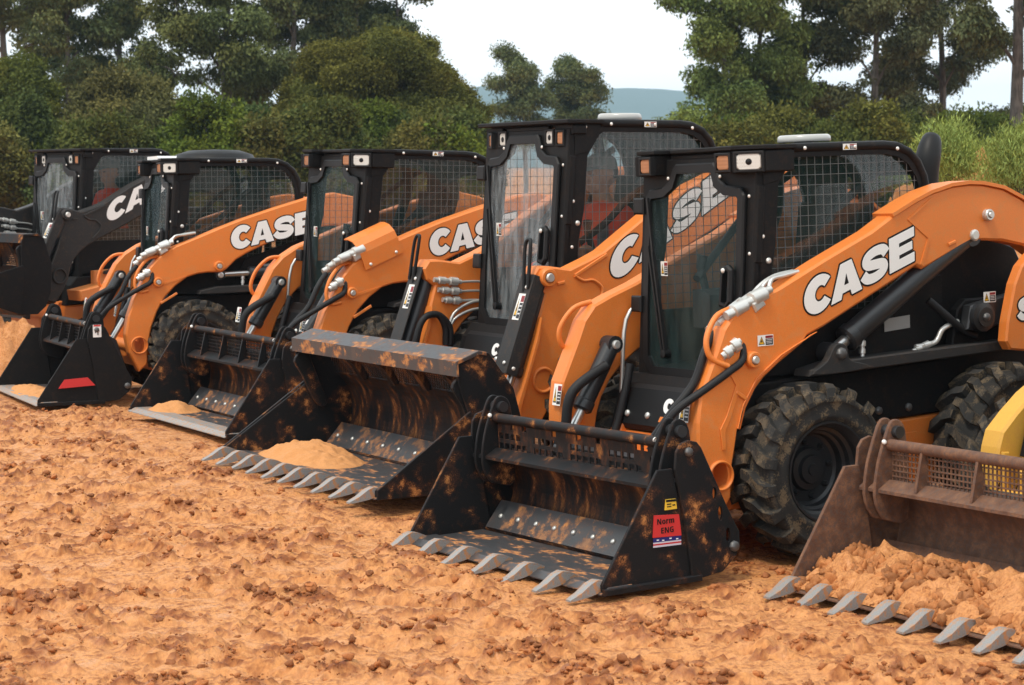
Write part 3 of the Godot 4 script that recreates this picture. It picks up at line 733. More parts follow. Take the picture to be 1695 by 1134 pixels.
# ---------- bucket ----------
func bucket(parent, c):
	var k = c.bucket; var v = c.type == "V"; var xf = c.bucket_xf
	var w = 1.08 if v else 0.908; var xe = 1.70 if v else 1.36
	var m_in = k.mat_in; var m_out = k.mat_out
	var b := MB.new()
	if v: b.sheet(smooth([Vector2(1.02, 0.045), Vector2(0.88, 0.075), Vector2(0.80, 0.17), Vector2(0.785, 0.30), Vector2(0.82, 0.43), Vector2(0.90, 0.52)], 4), 0.014, -w + 0.02, w - 0.02)
	else: b.sheet(smooth([Vector2(0.90, 0.045), Vector2(0.79, 0.09), Vector2(0.73, 0.17), Vector2(0.71, 0.27), Vector2(0.735, 0.37), Vector2(0.80, 0.45)], 4), 0.014, -w + 0.02, w - 0.02)
	var o = put("bucket", b.mesh(m_in), parent, xf)
	var fl := MB.new()
	fl.box(Vector3((xe + 0.92) / 2 - 0.03, 0.036, 0), Vector3(xe - 0.92 - 0.06, 0.018, 2 * w - 0.05))
	put("floor_plate", fl.mesh(k.mat_floor), o)
	var ed := MB.new()
	ed.prism(V2([xe - 0.16, 0.026, xe - 0.16, 0.052, xe - 0.035, 0.052, xe + 0.01, 0.028, xe + 0.01, 0.022]), -w - 0.005, w + 0.005, 0.002)
	put("cutting_edge", ed.mesh(k.get("mat_edge", M.steel if k.get("teeth", 0) == 0 else M.mud_floor)), o)
	var wp := MB.new()
	if v: wp.sheet([Vector2(0.99, 0.052), Vector2(0.87, 0.185)], 0.014, -w + 0.03, w - 0.03, 0.002)
	else: wp.sheet([Vector2(0.90, 0.055), Vector2(0.795, 0.185)], 0.014, -w + 0.03, w - 0.03, 0.002)
	put("wear_plate", wp.mesh(k.mat_floor), o)
	for i in 10:
		var z = lerpf(-w + 0.12, w - 0.12, i / 9.0)
		bolt(o, (Vector3(0.945, 0.115, z) if v else Vector3(0.860, 0.118, z)), Vector3(0.75, 0.65, 0), 0.014, "plate_bolt")
	for s in [-1, 1]:
		var z0 = s * w
		var p := MB.new(); var q := MB.new()
		if v:
			p.prism(V2([1.70, 0.03, 0.97, 0.03, 0.82, 0.08, 0.76, 0.18, 0.755, 0.32, 0.83, 0.58, 0.99, 0.79, 1.06, 0.79, 1.20, 0.735, 1.18, 0.62, 1.12, 0.455, 1.70, 0.07]), minf(z0, z0 - s * 0.02), maxf(z0, z0 - s * 0.02), 0.003)
			q.prism(V2([1.70, 0.02, 1.70, 0.075, 1.12, 0.47, 1.08, 0.43, 1.0, 0.02]), minf(z0, z0 + s * 0.018), maxf(z0, z0 + s * 0.018), 0.003)
			q.prism(smooth_poly([Vector2(1.17, 0.66), Vector2(1.21, 0.60), Vector2(1.15, 0.50), Vector2(1.09, 0.36), Vector2(1.02, 0.30), Vector2(0.98, 0.34), Vector2(1.03, 0.45), Vector2(1.09, 0.60), Vector2(1.12, 0.67)]), minf(z0 - s * 0.05, z0 - s * 0.021), maxf(z0 - s * 0.05, z0 - s * 0.021), 0.004)
		else:
			p.prism(V2([1.355, 0.03, 0.86, 0.03, 0.90, 0.30, 0.955, 0.545, 1.035, 0.545, 1.355, 0.065]), minf(z0 - s * 0.022, z0 - s * 0.004), maxf(z0 - s * 0.022, z0 - s * 0.004), 0.003)
			var slots = []
			if k.get("slots", true):
				for e in [[0.735, 0.41, 0.012, 0.03], [0.705, 0.315, 0.014, 0.035], [0.665, 0.21, 0.014, 0.036]]: slots.append(circle(Vector2(e[0], e[1]), e[2], 12, e[3]))
			q.prism(V2([0.87, 0.025, 0.70, 0.045, 0.62, 0.11, 0.598, 0.16, 0.60, 0.22, 0.65, 0.31, 0.80, 0.625, 0.825, 0.655, 0.87, 0.668, 0.915, 0.655, 0.94, 0.62, 0.95, 0.54, 0.905, 0.30]), minf(z0 - s * 0.004, z0 + s * 0.014), maxf(z0 - s * 0.004, z0 + s * 0.014), 0.003, slots)
			q.box(Vector3(1.09, 0.032, z0 + s * 0.004), Vector3(0.54, 0.03, 0.03), 0.004)
		put("side_plate", p.mesh(m_out), o)
		put("side_plate", q.mesh(m_out), o)
		if not v:
			for dz in [0.075, 0.145]:
				var h := MB.new()
				h.prism(smooth_poly([Vector2(0.79, 0.30), Vector2(0.79, 0.55), Vector2(0.80, 0.70), Vector2(0.835, 0.75), Vector2(0.88, 0.75), Vector2(0.912, 0.70), Vector2(0.965, 0.56), Vector2(0.985, 0.42), Vector2(0.95, 0.33), Vector2(0.90, 0.30)]), minf(s * (w - dz), s * (w - dz - 0.018)), maxf(s * (w - dz), s * (w - dz - 0.018)), 0.004)
				put("hinge_plate", h.mesh(m_out), o)
			var pn := MB.new()
			pn.lathe([Vector2(0, -0.07), Vector2(0.028, -0.07), Vector2(0.028, 0.07), Vector2(0, 0.07)], Transform3D(Basis(), Vector3(0.858, 0.70, s * (w - 0.12))), 14, true)
			put("hinge_pin", pn.mesh(M.gun), o)
			bolt(o, Vector3(0.875, 0.615, z0 + s * 0.014), Vector3(0, 0, s), 0.022)
			bolt(o, Vector3(0.93, 0.66, s * (w - 0.165)), Vector3(0.3, 0.4, -s), 0.012)
			bolt(o, Vector3(0.635, 0.155, z0 + s * 0.014), Vector3(0, 0, s), 0.026)
	# top edge and guard
	if v:
		var lp := MB.new()
		lp.prism(V2([1.01, 0.795, 1.06, 0.805, 1.205, 0.75, 1.20, 0.665, 1.185, 0.665, 1.188, 0.735, 1.055, 0.782, 1.01, 0.775]), -w - 0.01, w + 0.01, 0.003)
		put("top_lip", lp.mesh(k.mat_lip), o)
		var gm := MB.new()
		var n = 74
		for i in n + 1:
			for sl in [-1, 1]:
				var za = lerpf(-w + 0.03, w - 0.03, float(i) / n); var zb = clampf(za + sl * 0.20, -w + 0.03, w - 0.03)
				var t = absf(zb - za) / 0.20
				if t > 0.05: gm.bar(Vector3(1.03, 0.755, za), Vector3(1.03, 0.755, za).lerp(Vector3(0.90, 0.525, za), t) + Vector3(0, 0, zb - za), 0.006, 0.006, 0.0, Vector3(0.8, -0.4, 0))
		put("mesh_screen", gm.mesh(k.mat_in), o)
		for i in 4:
			var gs := MB.new(); var z = lerpf(-w + 0.45, w - 0.45, i / 3.0)
			gs.prism(V2([0.89, 0.51, 1.02, 0.77, 1.17, 0.74, 1.0, 0.60, 0.93, 0.50]), z - 0.03, z + 0.03, 0.003)
			put("gusset", gs.mesh(m_in), o)
	else:
		var br := MB.new()
		br.tube([Vector3(0.895, 0.645, -w + 0.16), Vector3(0.895, 0.645, w - 0.16)], 0.026, 14)
		br.prism(V2([0.79, 0.445, 0.80, 0.475, 0.90, 0.488, 0.965, 0.450, 0.965, 0.435, 0.89, 0.462]), -w + 0.03, w - 0.03, 0.002)
		put("top_bar", br.mesh(k.mat_lip), o)
		var pg := MB.new(); var zw = w - 0.17
		if k.get("guard", "slots") == "slots": # plate pierced by rows of short slots
			pg.xf = FRONT(0.878)
			var cols = 26; var cw = 2 * zw / cols
			for i in cols:
				for j in 3:
					var y0 = 0.475 + j * 0.052; var x0 = -zw + i * cw
					var open = (j == 0 and i % 6 < 5) or (j == 1 and i % 6 < 4) or (j == 2 and (i % 7 == 2 or i % 9 == 4))
					if open: pg.prism(V2([x0, y0, x0 + cw, y0, x0 + cw, y0 + 0.052, x0, y0 + 0.052]), 0, 0.008, 0.0, [V2([x0 + 0.008, y0 + 0.010, x0 + cw - 0.008, y0 + 0.010, x0 + cw - 0.008, y0 + 0.042, x0 + 0.008, y0 + 0.042])])
					else: pg.prism(V2([x0, y0, x0 + cw, y0, x0 + cw, y0 + 0.052, x0, y0 + 0.052]), 0, 0.008)
		else:
			for i in 60:
				var z = lerpf(-zw, zw, i / 59.0)
				pg.bar(Vector3(0.885, 0.47, z), Vector3(0.885, 0.64, z), 0.006, 0.006)
			for j in 7:
				var y = 0.48 + j * 0.025
				pg.bar(Vector3(0.888, y, -zw), Vector3(0.888, y, zw), 0.006, 0.006)
			for i in 4:
				var z = lerpf(-zw * 0.7, zw * 0.7, i / 3.0)
				pg.prism(V2([0.87, 0.46, 0.90, 0.64, 0.915, 0.64, 0.955, 0.46]), z - 0.008, z + 0.008)
		put("spill_guard", pg.mesh(m_in if k.get("guard", "slots") == "slots" else m_out), o)
	# teeth
	var n_t = k.get("teeth", 0)
	if n_t > 0:
		if not cache.has("tooth"):
			var t := MB.new()
			var a = [[-0.115, 0.046, 0.030, 0.020], [-0.07, 0.066, 0.026, 0.024], [-0.03, 0.074, 0.016, 0.027], [0.005, 0.062, 0.008, 0.027], [0.06, 0.026, 0.000, 0.026], [0.115, 0.002, -0.007, 0.021]]
			for i in a.size() - 1:
				var p = a[i]; var q = a[i + 1]
				var f = func(e, y, s): return Vector3(e[0], e[y], e[3] * s)
				t.quad(f.call(p, 1, 1), f.call(q, 1, 1), f.call(q, 1, -1), f.call(p, 1, -1), 5)
				t.quad(f.call(p, 2, -1), f.call(q, 2, -1), f.call(q, 2, 1), f.call(p, 2, 1), 6)
				t.quad(f.call(p, 2, 1), f.call(q, 2, 1), f.call(q, 1, 1), f.call(p, 1, 1))
				t.quad(f.call(p, 1, -1), f.call(q, 1, -1), f.call(q, 2, -1), f.call(p, 2, -1))
			t.quad(Vector3(-0.115, 0.046, 0.020), Vector3(-0.115, 0.046, -0.020), Vector3(-0.115, 0.03, -0.020), Vector3(-0.115, 0.03, 0.020))
			t.quad(Vector3(0.115, 0.002, -0.021), Vector3(0.115, 0.002, 0.021), Vector3(0.115, -0.007, 0.021), Vector3(0.115, -0.007, -0.021))
			cache["tooth"] = t.mesh(M.steel)
		for i in n_t:
			put("tooth", cache["tooth"], o, Transform3D(Basis.from_scale(Vector3(1, 1, k.get("tooth_w", 1.0))), Vector3(xe + 0.035, 0.014, lerpf(-w + 0.045, w - 0.045, float(i) / (n_t - 1)))))
	return o
func smooth_poly(pts, n = 3):
	var m = pts.size(); var o := PackedVector2Array()
	for i in m:
		for k in n: o.append(pts[i].cubic_interpolate(pts[(i + 1) % m], pts[(i + m - 1) % m], pts[(i + 2) % m], float(k) / n))
	return o

# ---------- whole machine ----------
func loader(c):
	var t = thing("skid_steer_loader", c.xf, c.label, "loader", "loaders parked in a row")
	var pm = c.body_mat
	var dark = M.black
	# hull
	var h := MB.new()
	h.prism(V2([0.34, 0.24, 0.36, 0.42, 0.34, 0.56, -1.62, 0.60, -1.70, 0.40, -1.60, 0.22]), -0.515, 0.515, 0.015)
	h.box(Vector3(0.42, 0.40, 0), Vector3(0.16, 0.10, 0.62), 0.012)
	for s in [-1, 1]: h.prism(V2([0.40, 0.44, 0.42, 0.50, 0.36, 0.60, 0.24, 0.62, 0.24, 0.44]), s * 0.40 - 0.04, s * 0.40 + 0.04, 0.01)
	var hull = put("chassis", h.mesh(pm), t)
	for p in [[-0.72, 0.44], [-0.30, 0.44]]: bolt(hull, Vector3(p[0], p[1], -0.515), Vector3(0, 0, -1), 0.014)
	var cp := MB.new()
	cp.prism(V2([-0.48, 0.30, -0.48, 0.50, -0.86, 0.51, -0.86, 0.30]), -0.521, -0.5155, 0.002)
	put("access_cover", cp.mesh(pm), hull)
	var u := MB.new()
	u.prism(V2([0.33, 0.565, 0.27, 0.76, 0.20, 0.84, -1.05, 0.87, -1.68, 0.96, -1.72, 0.61]), -0.525, 0.525, 0.01)
	# engine bonnet and rear towers
	u.prism(V2([-1.08, 0.86, -1.06, 1.42, -1.12, 1.50, -1.45, 1.50, -1.66, 1.42, -1.74, 1.28, -1.76, 0.95]), -0.44, 0.44, 0.02)
	for s in [-1, 1]:
		u.prism(V2([-1.05, 0.90, -1.10, 1.12, -1.16, 1.17, -1.45, 1.17, -1.62, 1.30, -1.74, 1.26, -1.74, 0.92]), s * 0.55 - 0.03, s * 0.55 + 0.03, 0.008)
	var up = put("upper_body", u.mesh(dark), t)
	for s in [-1, 1]:
		var r := MB.new()
		r.prism(V2([-0.05, 0.865, -0.06, 0.895, -0.22, 0.925, -1.62, 0.955, -1.62, 0.905, -0.20, 0.865]), minf(s * 0.535, s * 0.665), maxf(s * 0.535, s * 0.665), 0.006)
		put("side_rail", r.mesh(M.blackarm), up)
		if c.type == "R" and c.arm == "high":
			var tr := MB.new()
			tr.prism(smooth_poly([Vector2(-0.06, 0.875), Vector2(-0.15, 0.93), Vector2(-0.20, 1.00), Vector2(-0.24, 1.015), Vector2(-0.285, 0.99), Vector2(-0.30, 0.93), Vector2(-0.40, 0.90), Vector2(-0.42, 0.88), Vector2(-0.24, 0.868)]), minf(s * 0.63, s * 0.675), maxf(s * 0.63, s * 0.675), 0.004)
			put("cylinder_bracket", tr.mesh(M.blackarm), up)
			cylinder(t, "lift_cylinder", Vector3(-1.15, 1.50, s * 0.60), Vector3(-0.24, 0.965, s * 0.60), 0.060, 0.90)
			bolt(up, Vector3(-0.24, 0.965, s * 0.675), Vector3(0, 0, s), 0.030, "pin")
		else:
			cylinder(t, "lift_cylinder", Vector3(-1.25, 1.06, s * 0.60), Vector3(-0.24, 1.02, s * 0.60), 0.048, 0.75)
		# rear link with rounded corners
		var lk := MB.new()
		lk.prism(V2([-1.31, 0.905, -1.28, 0.95, -1.295, 1.05, -1.35, 1.24, -1.40, 1.33, -1.51, 1.42, -1.78, 1.42, -1.80, 0.92, -1.74, 0.885, -1.46, 0.885]), minf(s * 0.67, s * 0.74), maxf(s * 0.67, s * 0.74), 0.01)
		var lko = put("rear_link", lk.mesh(c.arm_mat), t)
		if s < 0 and c.get("rear_letter", false): lettering("S", lko, Vector2(-1.365, 1.045), Vector2(0.12, 0.12), 0.1, -0.74, true)
		var hub := MB.new()
		hub.prism(V2([-1.10, 1.02, -1.13, 1.14, -1.22, 1.155, -1.45, 1.19, -1.45, 1.08, -1.24, 1.0]), minf(s * 0.585, s * 0.65), maxf(s * 0.585, s * 0.65), 0.008)
		hub.lathe([Vector2(0.075, 0), Vector2(0.075, 0.03), Vector2(0.05, 0.035), Vector2(0.05, 0.045), Vector2(0, 0.045)], ZAX(Vector3(-1.19, 1.08, s * 0.65), s), 20, true)
		put("link_hub", hub.mesh(M.gun), up)
		bolt(up, Vector3(-1.19, 1.08, s * 0.695), Vector3(0, 0, s), 0.022, "pin")
		put("warning_sticker", label_mesh(Vector3(-s * -0.085, 0, 0), Vector3(0, 0.055, 0), M.warn), up, Transform3D(Basis(), Vector3(-1.21 if s > 0 else -1.215, 1.15, s * 0.652)))
		hose(up, [Vector3(-0.92, 1.18, s * 0.56), Vector3(-1.0, 1.10, s * 0.60), Vector3(-1.10, 1.02, s * 0.61), Vector3(-1.2, 0.98, s * 0.60)], 0.020, M.hose)
		hose(up, [Vector3(-0.80, 0.95, s * 0.59), Vector3(-0.92, 0.965, s * 0.60), Vector3(-0.98, 1.03, s * 0.60), Vector3(-1.10, 1.06, s * 0.58)], 0.014, M.zinc)
		coupler(up, Vector3(-0.78, 0.93, s * 0.59), Vector3(-0.90, 0.965, s * 0.60), 0.018)
		coupler(up, Vector3(-0.44, 0.93, s * 0.60), Vector3(-0.45, 1.02, s * 0.59), 0.016)
		for p in [[-0.60, 0.64], [-0.80, 0.64]]:
			bolt(up, Vector3(p[0], p[1], s * 0.525), Vector3(0, 0, s), 0.022)
	var pl := MB.new()
	pl.prism(V2([-0.64, 1.03, -0.64, 1.10, -0.83, 1.11, -0.83, 1.04]), -0.529, -0.5255, 0.001)
	pl.prism(V2([-0.35, 0.87, -0.50, 1.15, -0.95, 1.30, -1.05, 1.30, -1.05, 0.87]), -0.525, -0.50, 0.004)
	put("shroud", pl.mesh(dark), up)
	var nm := MB.new()
	nm.prism(V2([-0.65, 1.035, -0.65, 1.10, -0.82, 1.11, -0.82, 1.045]), -0.5315, -0.5295)
	put("name_plate", nm.mesh(M.grey), up)
	# front plate under the door
	var fp := MB.new()
	fp.prism(V2([0.345, 0.57, 0.36, 0.60, 0.30, 0.78, 0.275, 0.80, 0.26, 0.78]), -0.40, 0.40, 0.006)
	put("front_plate", fp.mesh(M.plastic), up)
	for z in [-0.33, -0.05, 0.15, 0.33]: bolt(up, Vector3(0.345, 0.65, z), Vector3(1, 0.3, 0), 0.018)
	var ux := MB.new()
	var cl = letter("C")[0]; var cq := PackedVector2Array()
	for p in cl: cq.append(p * 0.075)
	ux.xf = Transform3D(Basis(Vector3(0, 0, 1), 0.32), Vector3(0.336, 0.67, 0.03)) * FRONT(0)
	ux.prism(cq, 0.002, 0.006)
	put("letter", ux.mesh(M.white), up)
	var st := MB.new()
	st.xf = Transform3D(Basis(Vector3(0, 0, 1), 0.32), Vector3(0.350, 0.625, 0.05)) * FRONT(0)
	st.prism(V2([0, 0, 0.06, 0.0, 0.07, 0.028, 0.01, 0.028]), 0.002, 0.005)
	put("stripe", st.mesh(pm), up)
	if c.get("exhaust", false):
		var ex := MB.new()
		ex.tube(smooth([Vector3(-1.46, 1.30, 0.02), Vector3(-1.46, 1.66, 0.02), Vector3(-1.47, 1.86, 0.02), Vector3(-1.50, 1.96, 0.03), Vector3(-1.545, 2.03, 0.05)], 4), [0.05, 0.05, 0.052, 0.055, 0.058, 0.060, 0.062, 0.064, 0.066, 0.068, 0.068, 0.066, 0.064, 0.06, 0.055, 0.045, 0.02], 16)
		put("exhaust_stack", ex.mesh(M.plastic), t)
	# running gear
	if c.get("tracks", false):
		for s in [-1, 1]:
			var tk := MB.new()
			var lp = [Vector2(0.30, 0.02), Vector2(0.45, 0.10), Vector2(0.50, 0.24), Vector2(0.40, 0.36), Vector2(-0.6, 0.62), Vector2(-0.9, 0.66), Vector2(-1.1, 0.58), Vector2(-1.35, 0.36), Vector2(-1.48, 0.2), Vector2(-1.40, 0.06), Vector2(-1.25, 0.02)]
			tk.prism(smooth_poly(lp, 3), minf(s * 0.50, s * 0.86), maxf(s * 0.50, s * 0.86), 0.02)
			for i in 44:
				var q = smooth_poly(lp, 4)[i]; var q2 = smooth_poly(lp, 4)[(i + 1) % 44]; var m = (q + q2) / 2; var d = (q2 - q).normalized()
				tk.box(Vector3(m.x, m.y, s * 0.68), Vector3(0.05, 0.05, 0.36), 0.008, Basis(Vector3(d.x, d.y, 0), Vector3(-d.y, d.x, 0), Vector3(0, 0, 1)))
			put("track", tk.mesh(M.rubber), t)
			var fr := MB.new()
			fr.prism(V2([0.30, 0.62, 0.32, 0.72, 0.0, 0.78, -0.55, 0.80, -0.55, 0.68, 0.0, 0.66]), minf(s * 0.53, s * 0.80), maxf(s * 0.53, s * 0.80), 0.01)
			fr.prism(V2([0.05, 0.76, 0.05, 0.90, -0.60, 0.93, -0.60, 0.76]), minf(s * 0.53, s * 0.60), maxf(s * 0.53, s * 0.60), 0.01)
			put("track_guard", fr.mesh(M.dust_orange), t)
	else:
		for s in [-1, 1]:
			for x in [0.0, -1.285]: wheel(t, Vector3(x - 0.012, c.tyre, s * 0.70), s, c.tyre)
	cab(t, c)
	for s in [-1, 1]: arm(t, c, s)
	var cr := MB.new()
	cr.tube([Vector3(0.47, 0.44, -0.55), Vector3(0.47, 0.44, 0.55)], 0.05, 14)
	put("cross_tube", cr.mesh(c.arm_mat), t, c.arm_xf)
	var qp := MB.new()
	qp.prism(V2([0.58, 0.14, 0.66, 0.14, 0.68, 0.50, 0.64, 0.52, 0.60, 0.44]), -0.50, 0.50, 0.01)
	for s in [-1, 1]:
		qp.prism(V2([0.53, 0.22, 0.67, 0.18, 0.69, 0.45, 0.68, 0.54, 0.62, 0.50]), s * 0.47 - 0.06, s * 0.47 + 0.06, 0.006)
	put("quick_hitch", qp.mesh(M.gun), t, c.arm_xf)
	var bk = bucket(t, c)
	return [t, bk]
# ---------- seated operator ----------
func body_field(bones, lo, n, cell, k):
	var f := PackedFloat32Array(); f.resize(n.x * n.y * n.z)
	for b in bones:
		var a = b[0]; var e = b[1]; var ra = b[2]; var rb = b[3]; var pad = maxf(ra, rb) + 0.05
		var mn = (Vector3(minf(a.x, e.x), minf(a.y, e.y), minf(a.z, e.z)) - Vector3.ONE * pad - lo) / cell
		var mx = (Vector3(maxf(a.x, e.x), maxf(a.y, e.y), maxf(a.z, e.z)) + Vector3.ONE * pad - lo) / cell
		var d = e - a; var dl = maxf(d.length_squared(), 1e-9)
		for z in range(max(0, int(mn.z)), min(n.z, int(mx.z) + 1)):
			for y in range(max(0, int(mn.y)), min(n.y, int(mx.y) + 1)):
				for x in range(max(0, int(mn.x)), min(n.x, int(mx.x) + 1)):
					var p = lo + Vector3(x, y, z) * cell
					var t = clampf((p - a).dot(d) / dl, 0, 1)
					f[(z * n.y + y) * n.x + x] += exp(-k * ((p - a - d * t).length() - lerpf(ra, rb, t)))
	return f
func surface_nets(mb, bones, cell, k, colour):
	var lo = Vector3.ONE * 1e9; var hi = -lo
	for b in bones:
		for e in [0, 1]:
			lo = lo.min(b[e] - Vector3.ONE * (b[2 + e] + 0.03)); hi = hi.max(b[e] + Vector3.ONE * (b[2 + e] + 0.03))
	var n = Vector3i((hi - lo) / cell) + Vector3i.ONE * 2
	var f = body_field(bones, lo, n, cell, k)
	var at = func(x, y, z): return f[(z * n.y + y) * n.x + x] - 1.0
	var verts := {}
	var sx = 1; var sy = n.x; var sz = n.x * n.y
	var off = [0, sx, sy, sx + sy, sz, sx + sz, sy + sz, sx + sy + sz]
	for z in n.z - 1:
		for y in n.y - 1:
			for x in n.x - 1:
				var i0 = (z * n.y + y) * n.x + x
				var m = 0
				for q in 8: if f[i0 + off[q]] > 1.0: m += 1
				if m == 0 or m == 8: continue
				var s = Vector3.ZERO; var c = 0
				for e in [[0, 1], [2, 3], [4, 5], [6, 7], [0, 2], [1, 3], [4, 6], [5, 7], [0, 4], [1, 5], [2, 6], [3, 7]]:
					var a = -log(maxf(f[i0 + off[e[0]]], 1e-9)); var b = -log(maxf(f[i0 + off[e[1]]], 1e-9))
					if (a < 0) != (b < 0):
						var pa = Vector3(e[0] & 1, (e[0] >> 1) & 1, e[0] >> 2); var pb = Vector3(e[1] & 1, (e[1] >> 1) & 1, e[1] >> 2)
						s += pa.lerp(pb, a / (a - b)); c += 1
				verts[i0] = lo + (Vector3(x, y, z) + s / c) * cell
	for i0 in verts:
		var x = i0 % n.x; var y = (i0 / n.x) % n.y; var z = i0 / (n.x * n.y)
		for ax in 3:
			var st_ = [sx, sy, sz][ax]; var u = [sy, sz, sx][ax]; var v = [sz, sx, sy][ax]
			if [y, z, x][ax] == 0 or [z, x, y][ax] == 0: continue
			var a = f[i0] > 1.0; var b = f[i0 + st_] > 1.0
			if a == b: continue
			if not (verts.has(i0 - u) and verts.has(i0 - v) and verts.has(i0 - u - v)): continue
			var q = [verts[i0 - u - v], verts[i0 - v], verts[i0], verts[i0 - u]]
			if not a: q.reverse()
			for t in [[0, 1, 2], [0, 2, 3]]:
				mb.st.set_smooth_group(1)
				for w in [t[0], t[2], t[1]]:
					mb.st.set_color(colour.call(q[w])); mb.st.add_vertex(mb.xf * q[w])
func operator_meshes():
	if cache.has("operator"): return cache["operator"]
	var skin = Color(0.36, 0.19, 0.12); var red = Color(0.62, 0.06, 0.025); var dark = Color(0.03, 0.035, 0.05); var cloth = Color(0.10, 0.10, 0.11)
	var b := MB.new()
	var V = func(x, y, z): return Vector3(x, y, z)
	var body = [[V.call(0, 0.06, -0.07), V.call(0, 0.06, 0.07), 0.125, 0.125], [V.call(0, 0.08, 0), V.call(-0.03, 0.36, 0), 0.135, 0.155], [V.call(-0.02, 0.42, -0.14), V.call(-0.02, 0.42, 0.14), 0.075, 0.075], [V.call(-0.02, 0.44, 0), V.call(0.02, 0.56, 0), 0.065, 0.055]]
	for s in [-1, 1]:
		body += [[V.call(0.02, 0.04, s * 0.10), V.call(0.42, 0.07, s * 0.14), 0.090, 0.062], [V.call(0.42, 0.07, s * 0.14), V.call(0.48, -0.26, s * 0.14), 0.060, 0.042], [V.call(0.47, -0.28, s * 0.14), V.call(0.60, -0.30, s * 0.15), 0.045, 0.036]]
		body += [[V.call(-0.02, 0.42, s * 0.18), V.call(0.08, 0.19, s * 0.25), 0.058, 0.046], [V.call(0.08, 0.19, s * 0.25), V.call(0.30, 0.21, s * 0.27), 0.044, 0.030]]
	surface_nets(b, body, 0.018, 60.0, func(p):
		if p.y > 0.51: return skin
		if p.y < 0.10: return dark
		if absf(p.z) > 0.21 and p.x > 0.24: return skin
		return red if fmod(absf(p.z) + 0.03, 0.16) < 0.10 or p.y > 0.38 else cloth)
	# head with brow, nose, chin and ears
	var hd = [[V.call(0.02, 0.54, 0), V.call(0.025, 0.60, 0), 0.052, 0.055], [V.call(0.03, 0.68, -0.012), V.call(0.03, 0.68, 0.012), 0.088, 0.088], [V.call(0.01, 0.70, 0), V.call(-0.01, 0.70, 0), 0.092, 0.090], [V.call(0.075, 0.60, -0.02), V.call(0.075, 0.60, 0.02), 0.034, 0.034], [V.call(0.116, 0.675, 0), V.call(0.132, 0.645, 0), 0.010, 0.014], [V.call(0.105, 0.695, -0.035), V.call(0.105, 0.695, 0.035), 0.015, 0.015], [V.call(0.104, 0.615, -0.018), V.call(0.104, 0.615, 0.018), 0.010, 0.010]]
	for s in [-1, 1]: hd += [[V.call(0.02, 0.66, s * 0.095), V.call(0.015, 0.69, s * 0.100), 0.012, 0.016]]
	surface_nets(b, hd, 0.008, 140.0, func(p):
		if p.y > 0.66 and p.x < 0.0: return Color(0.05, 0.03, 0.02)
		if p.x > 0.10 and absf(p.y - 0.678) < 0.007 and absf(absf(p.z) - 0.033) < 0.013: return Color(0.04, 0.03, 0.03)
		return skin)
	# hands closed on the levers
	for s in [-1, 1]:
		var c = V.call(0.36, 0.22, s * 0.27)
		var hb = [[c - V.call(0.07, 0.01, 0), c, 0.026, 0.030], [c + V.call(0, 0.0, -0.022), c + V.call(0, 0, 0.022), 0.026, 0.026]]
		for i in 4:
			var z = (i - 1.5) * 0.021; var l = [0.030, 0.036, 0.034, 0.026][i]
			hb += [[c + V.call(0.02, 0.005, z), c + V.call(0.02 + l, 0.0, z), 0.009, 0.009], [c + V.call(0.02 + l, 0.0, z), c + V.call(0.018 + l, -0.034, z), 0.009, 0.008], [c + V.call(0.018 + l, -0.034, z), c + V.call(0.012, -0.044, z), 0.008, 0.007]]
		hb += [[c + V.call(-0.03, -0.005, -s * 0.025), c + V.call(0.0, -0.02, -s * 0.045), 0.011, 0.010], [c + V.call(0.0, -0.02, -s * 0.045), c + V.call(0.03, -0.035, -s * 0.038), 0.010, 0.008]]
		surface_nets(b, hb, 0.005, 260.0, func(_p): return skin)
	var m := StandardMaterial3D.new()
	m.vertex_color_use_as_albedo = true; m.roughness = 0.75
	var cp := MB.new()
	cp.lathe([Vector2(0.103, 0), Vector2(0.103, 0.03), Vector2(0.094, 0.065), Vector2(0.06, 0.095), Vector2(0, 0.105)], Transform3D(Basis(Vector3(1, 0, 0), -PI / 2), Vector3(0.015, 0.715, 0)), 20)
	cp.prism(V2([0.09, 0.72, 0.20, 0.70, 0.20, 0.708, 0.09, 0.73]), -0.075, 0.075, 0.002)
	cache["operator"] = [b.mesh(m), cp.mesh(flat([0.16, 0.18, 0.17], 0.85))]
	return cache["operator"]
func operator(loader_xf, at, turn, label):
	var t = thing("person", loader_xf * Transform3D(Basis(Vector3.UP, turn), at), label, "person")
	var m = operator_meshes()
	put("body", m[0], t)
	put("cap", m[1], t)

# ---------- ground ----------
var pads = []   # [position, height] the machines stand on
var zones = []  # loader transforms
var fa := FastNoiseLite.new()
var fb := FastNoiseLite.new()
var fc := FastNoiseLite.new()
var fd := FastNoiseLite.new()
var fe := FastNoiseLite.new()
var fg := FastNoiseLite.new()
func setup_noise():
	fa.seed = 4; fa.frequency = 0.55; fa.fractal_octaves = 3
	fb.seed = 9; fb.frequency = 2.4; fb.fractal_octaves = 3
	fc.seed = 13; fc.noise_type = FastNoiseLite.TYPE_CELLULAR; fc.frequency = 9.0; fc.cellular_return_type = FastNoiseLite.RETURN_DISTANCE; fc.fractal_type = FastNoiseLite.FRACTAL_NONE
	fg.seed = 83; fg.frequency = 6.5; fg.fractal_octaves = 4; fg.fractal_gain = 0.62; fg.domain_warp_enabled = true; fg.domain_warp_amplitude = 0.08; fg.domain_warp_frequency = 5.0
	fd.seed = 31; fd.frequency = 11.0; fd.fractal_octaves = 4; fd.fractal_gain = 0.6
	fe.seed = 61; fe.frequency = 3.2; fe.fractal_type = FastNoiseLite.FRACTAL_RIDGED; fe.fractal_octaves = 4; fe.fractal_gain = 0.62; fe.domain_warp_enabled = true; fe.domain_warp_amplitude = 0.12; fe.domain_warp_frequency = 2.0
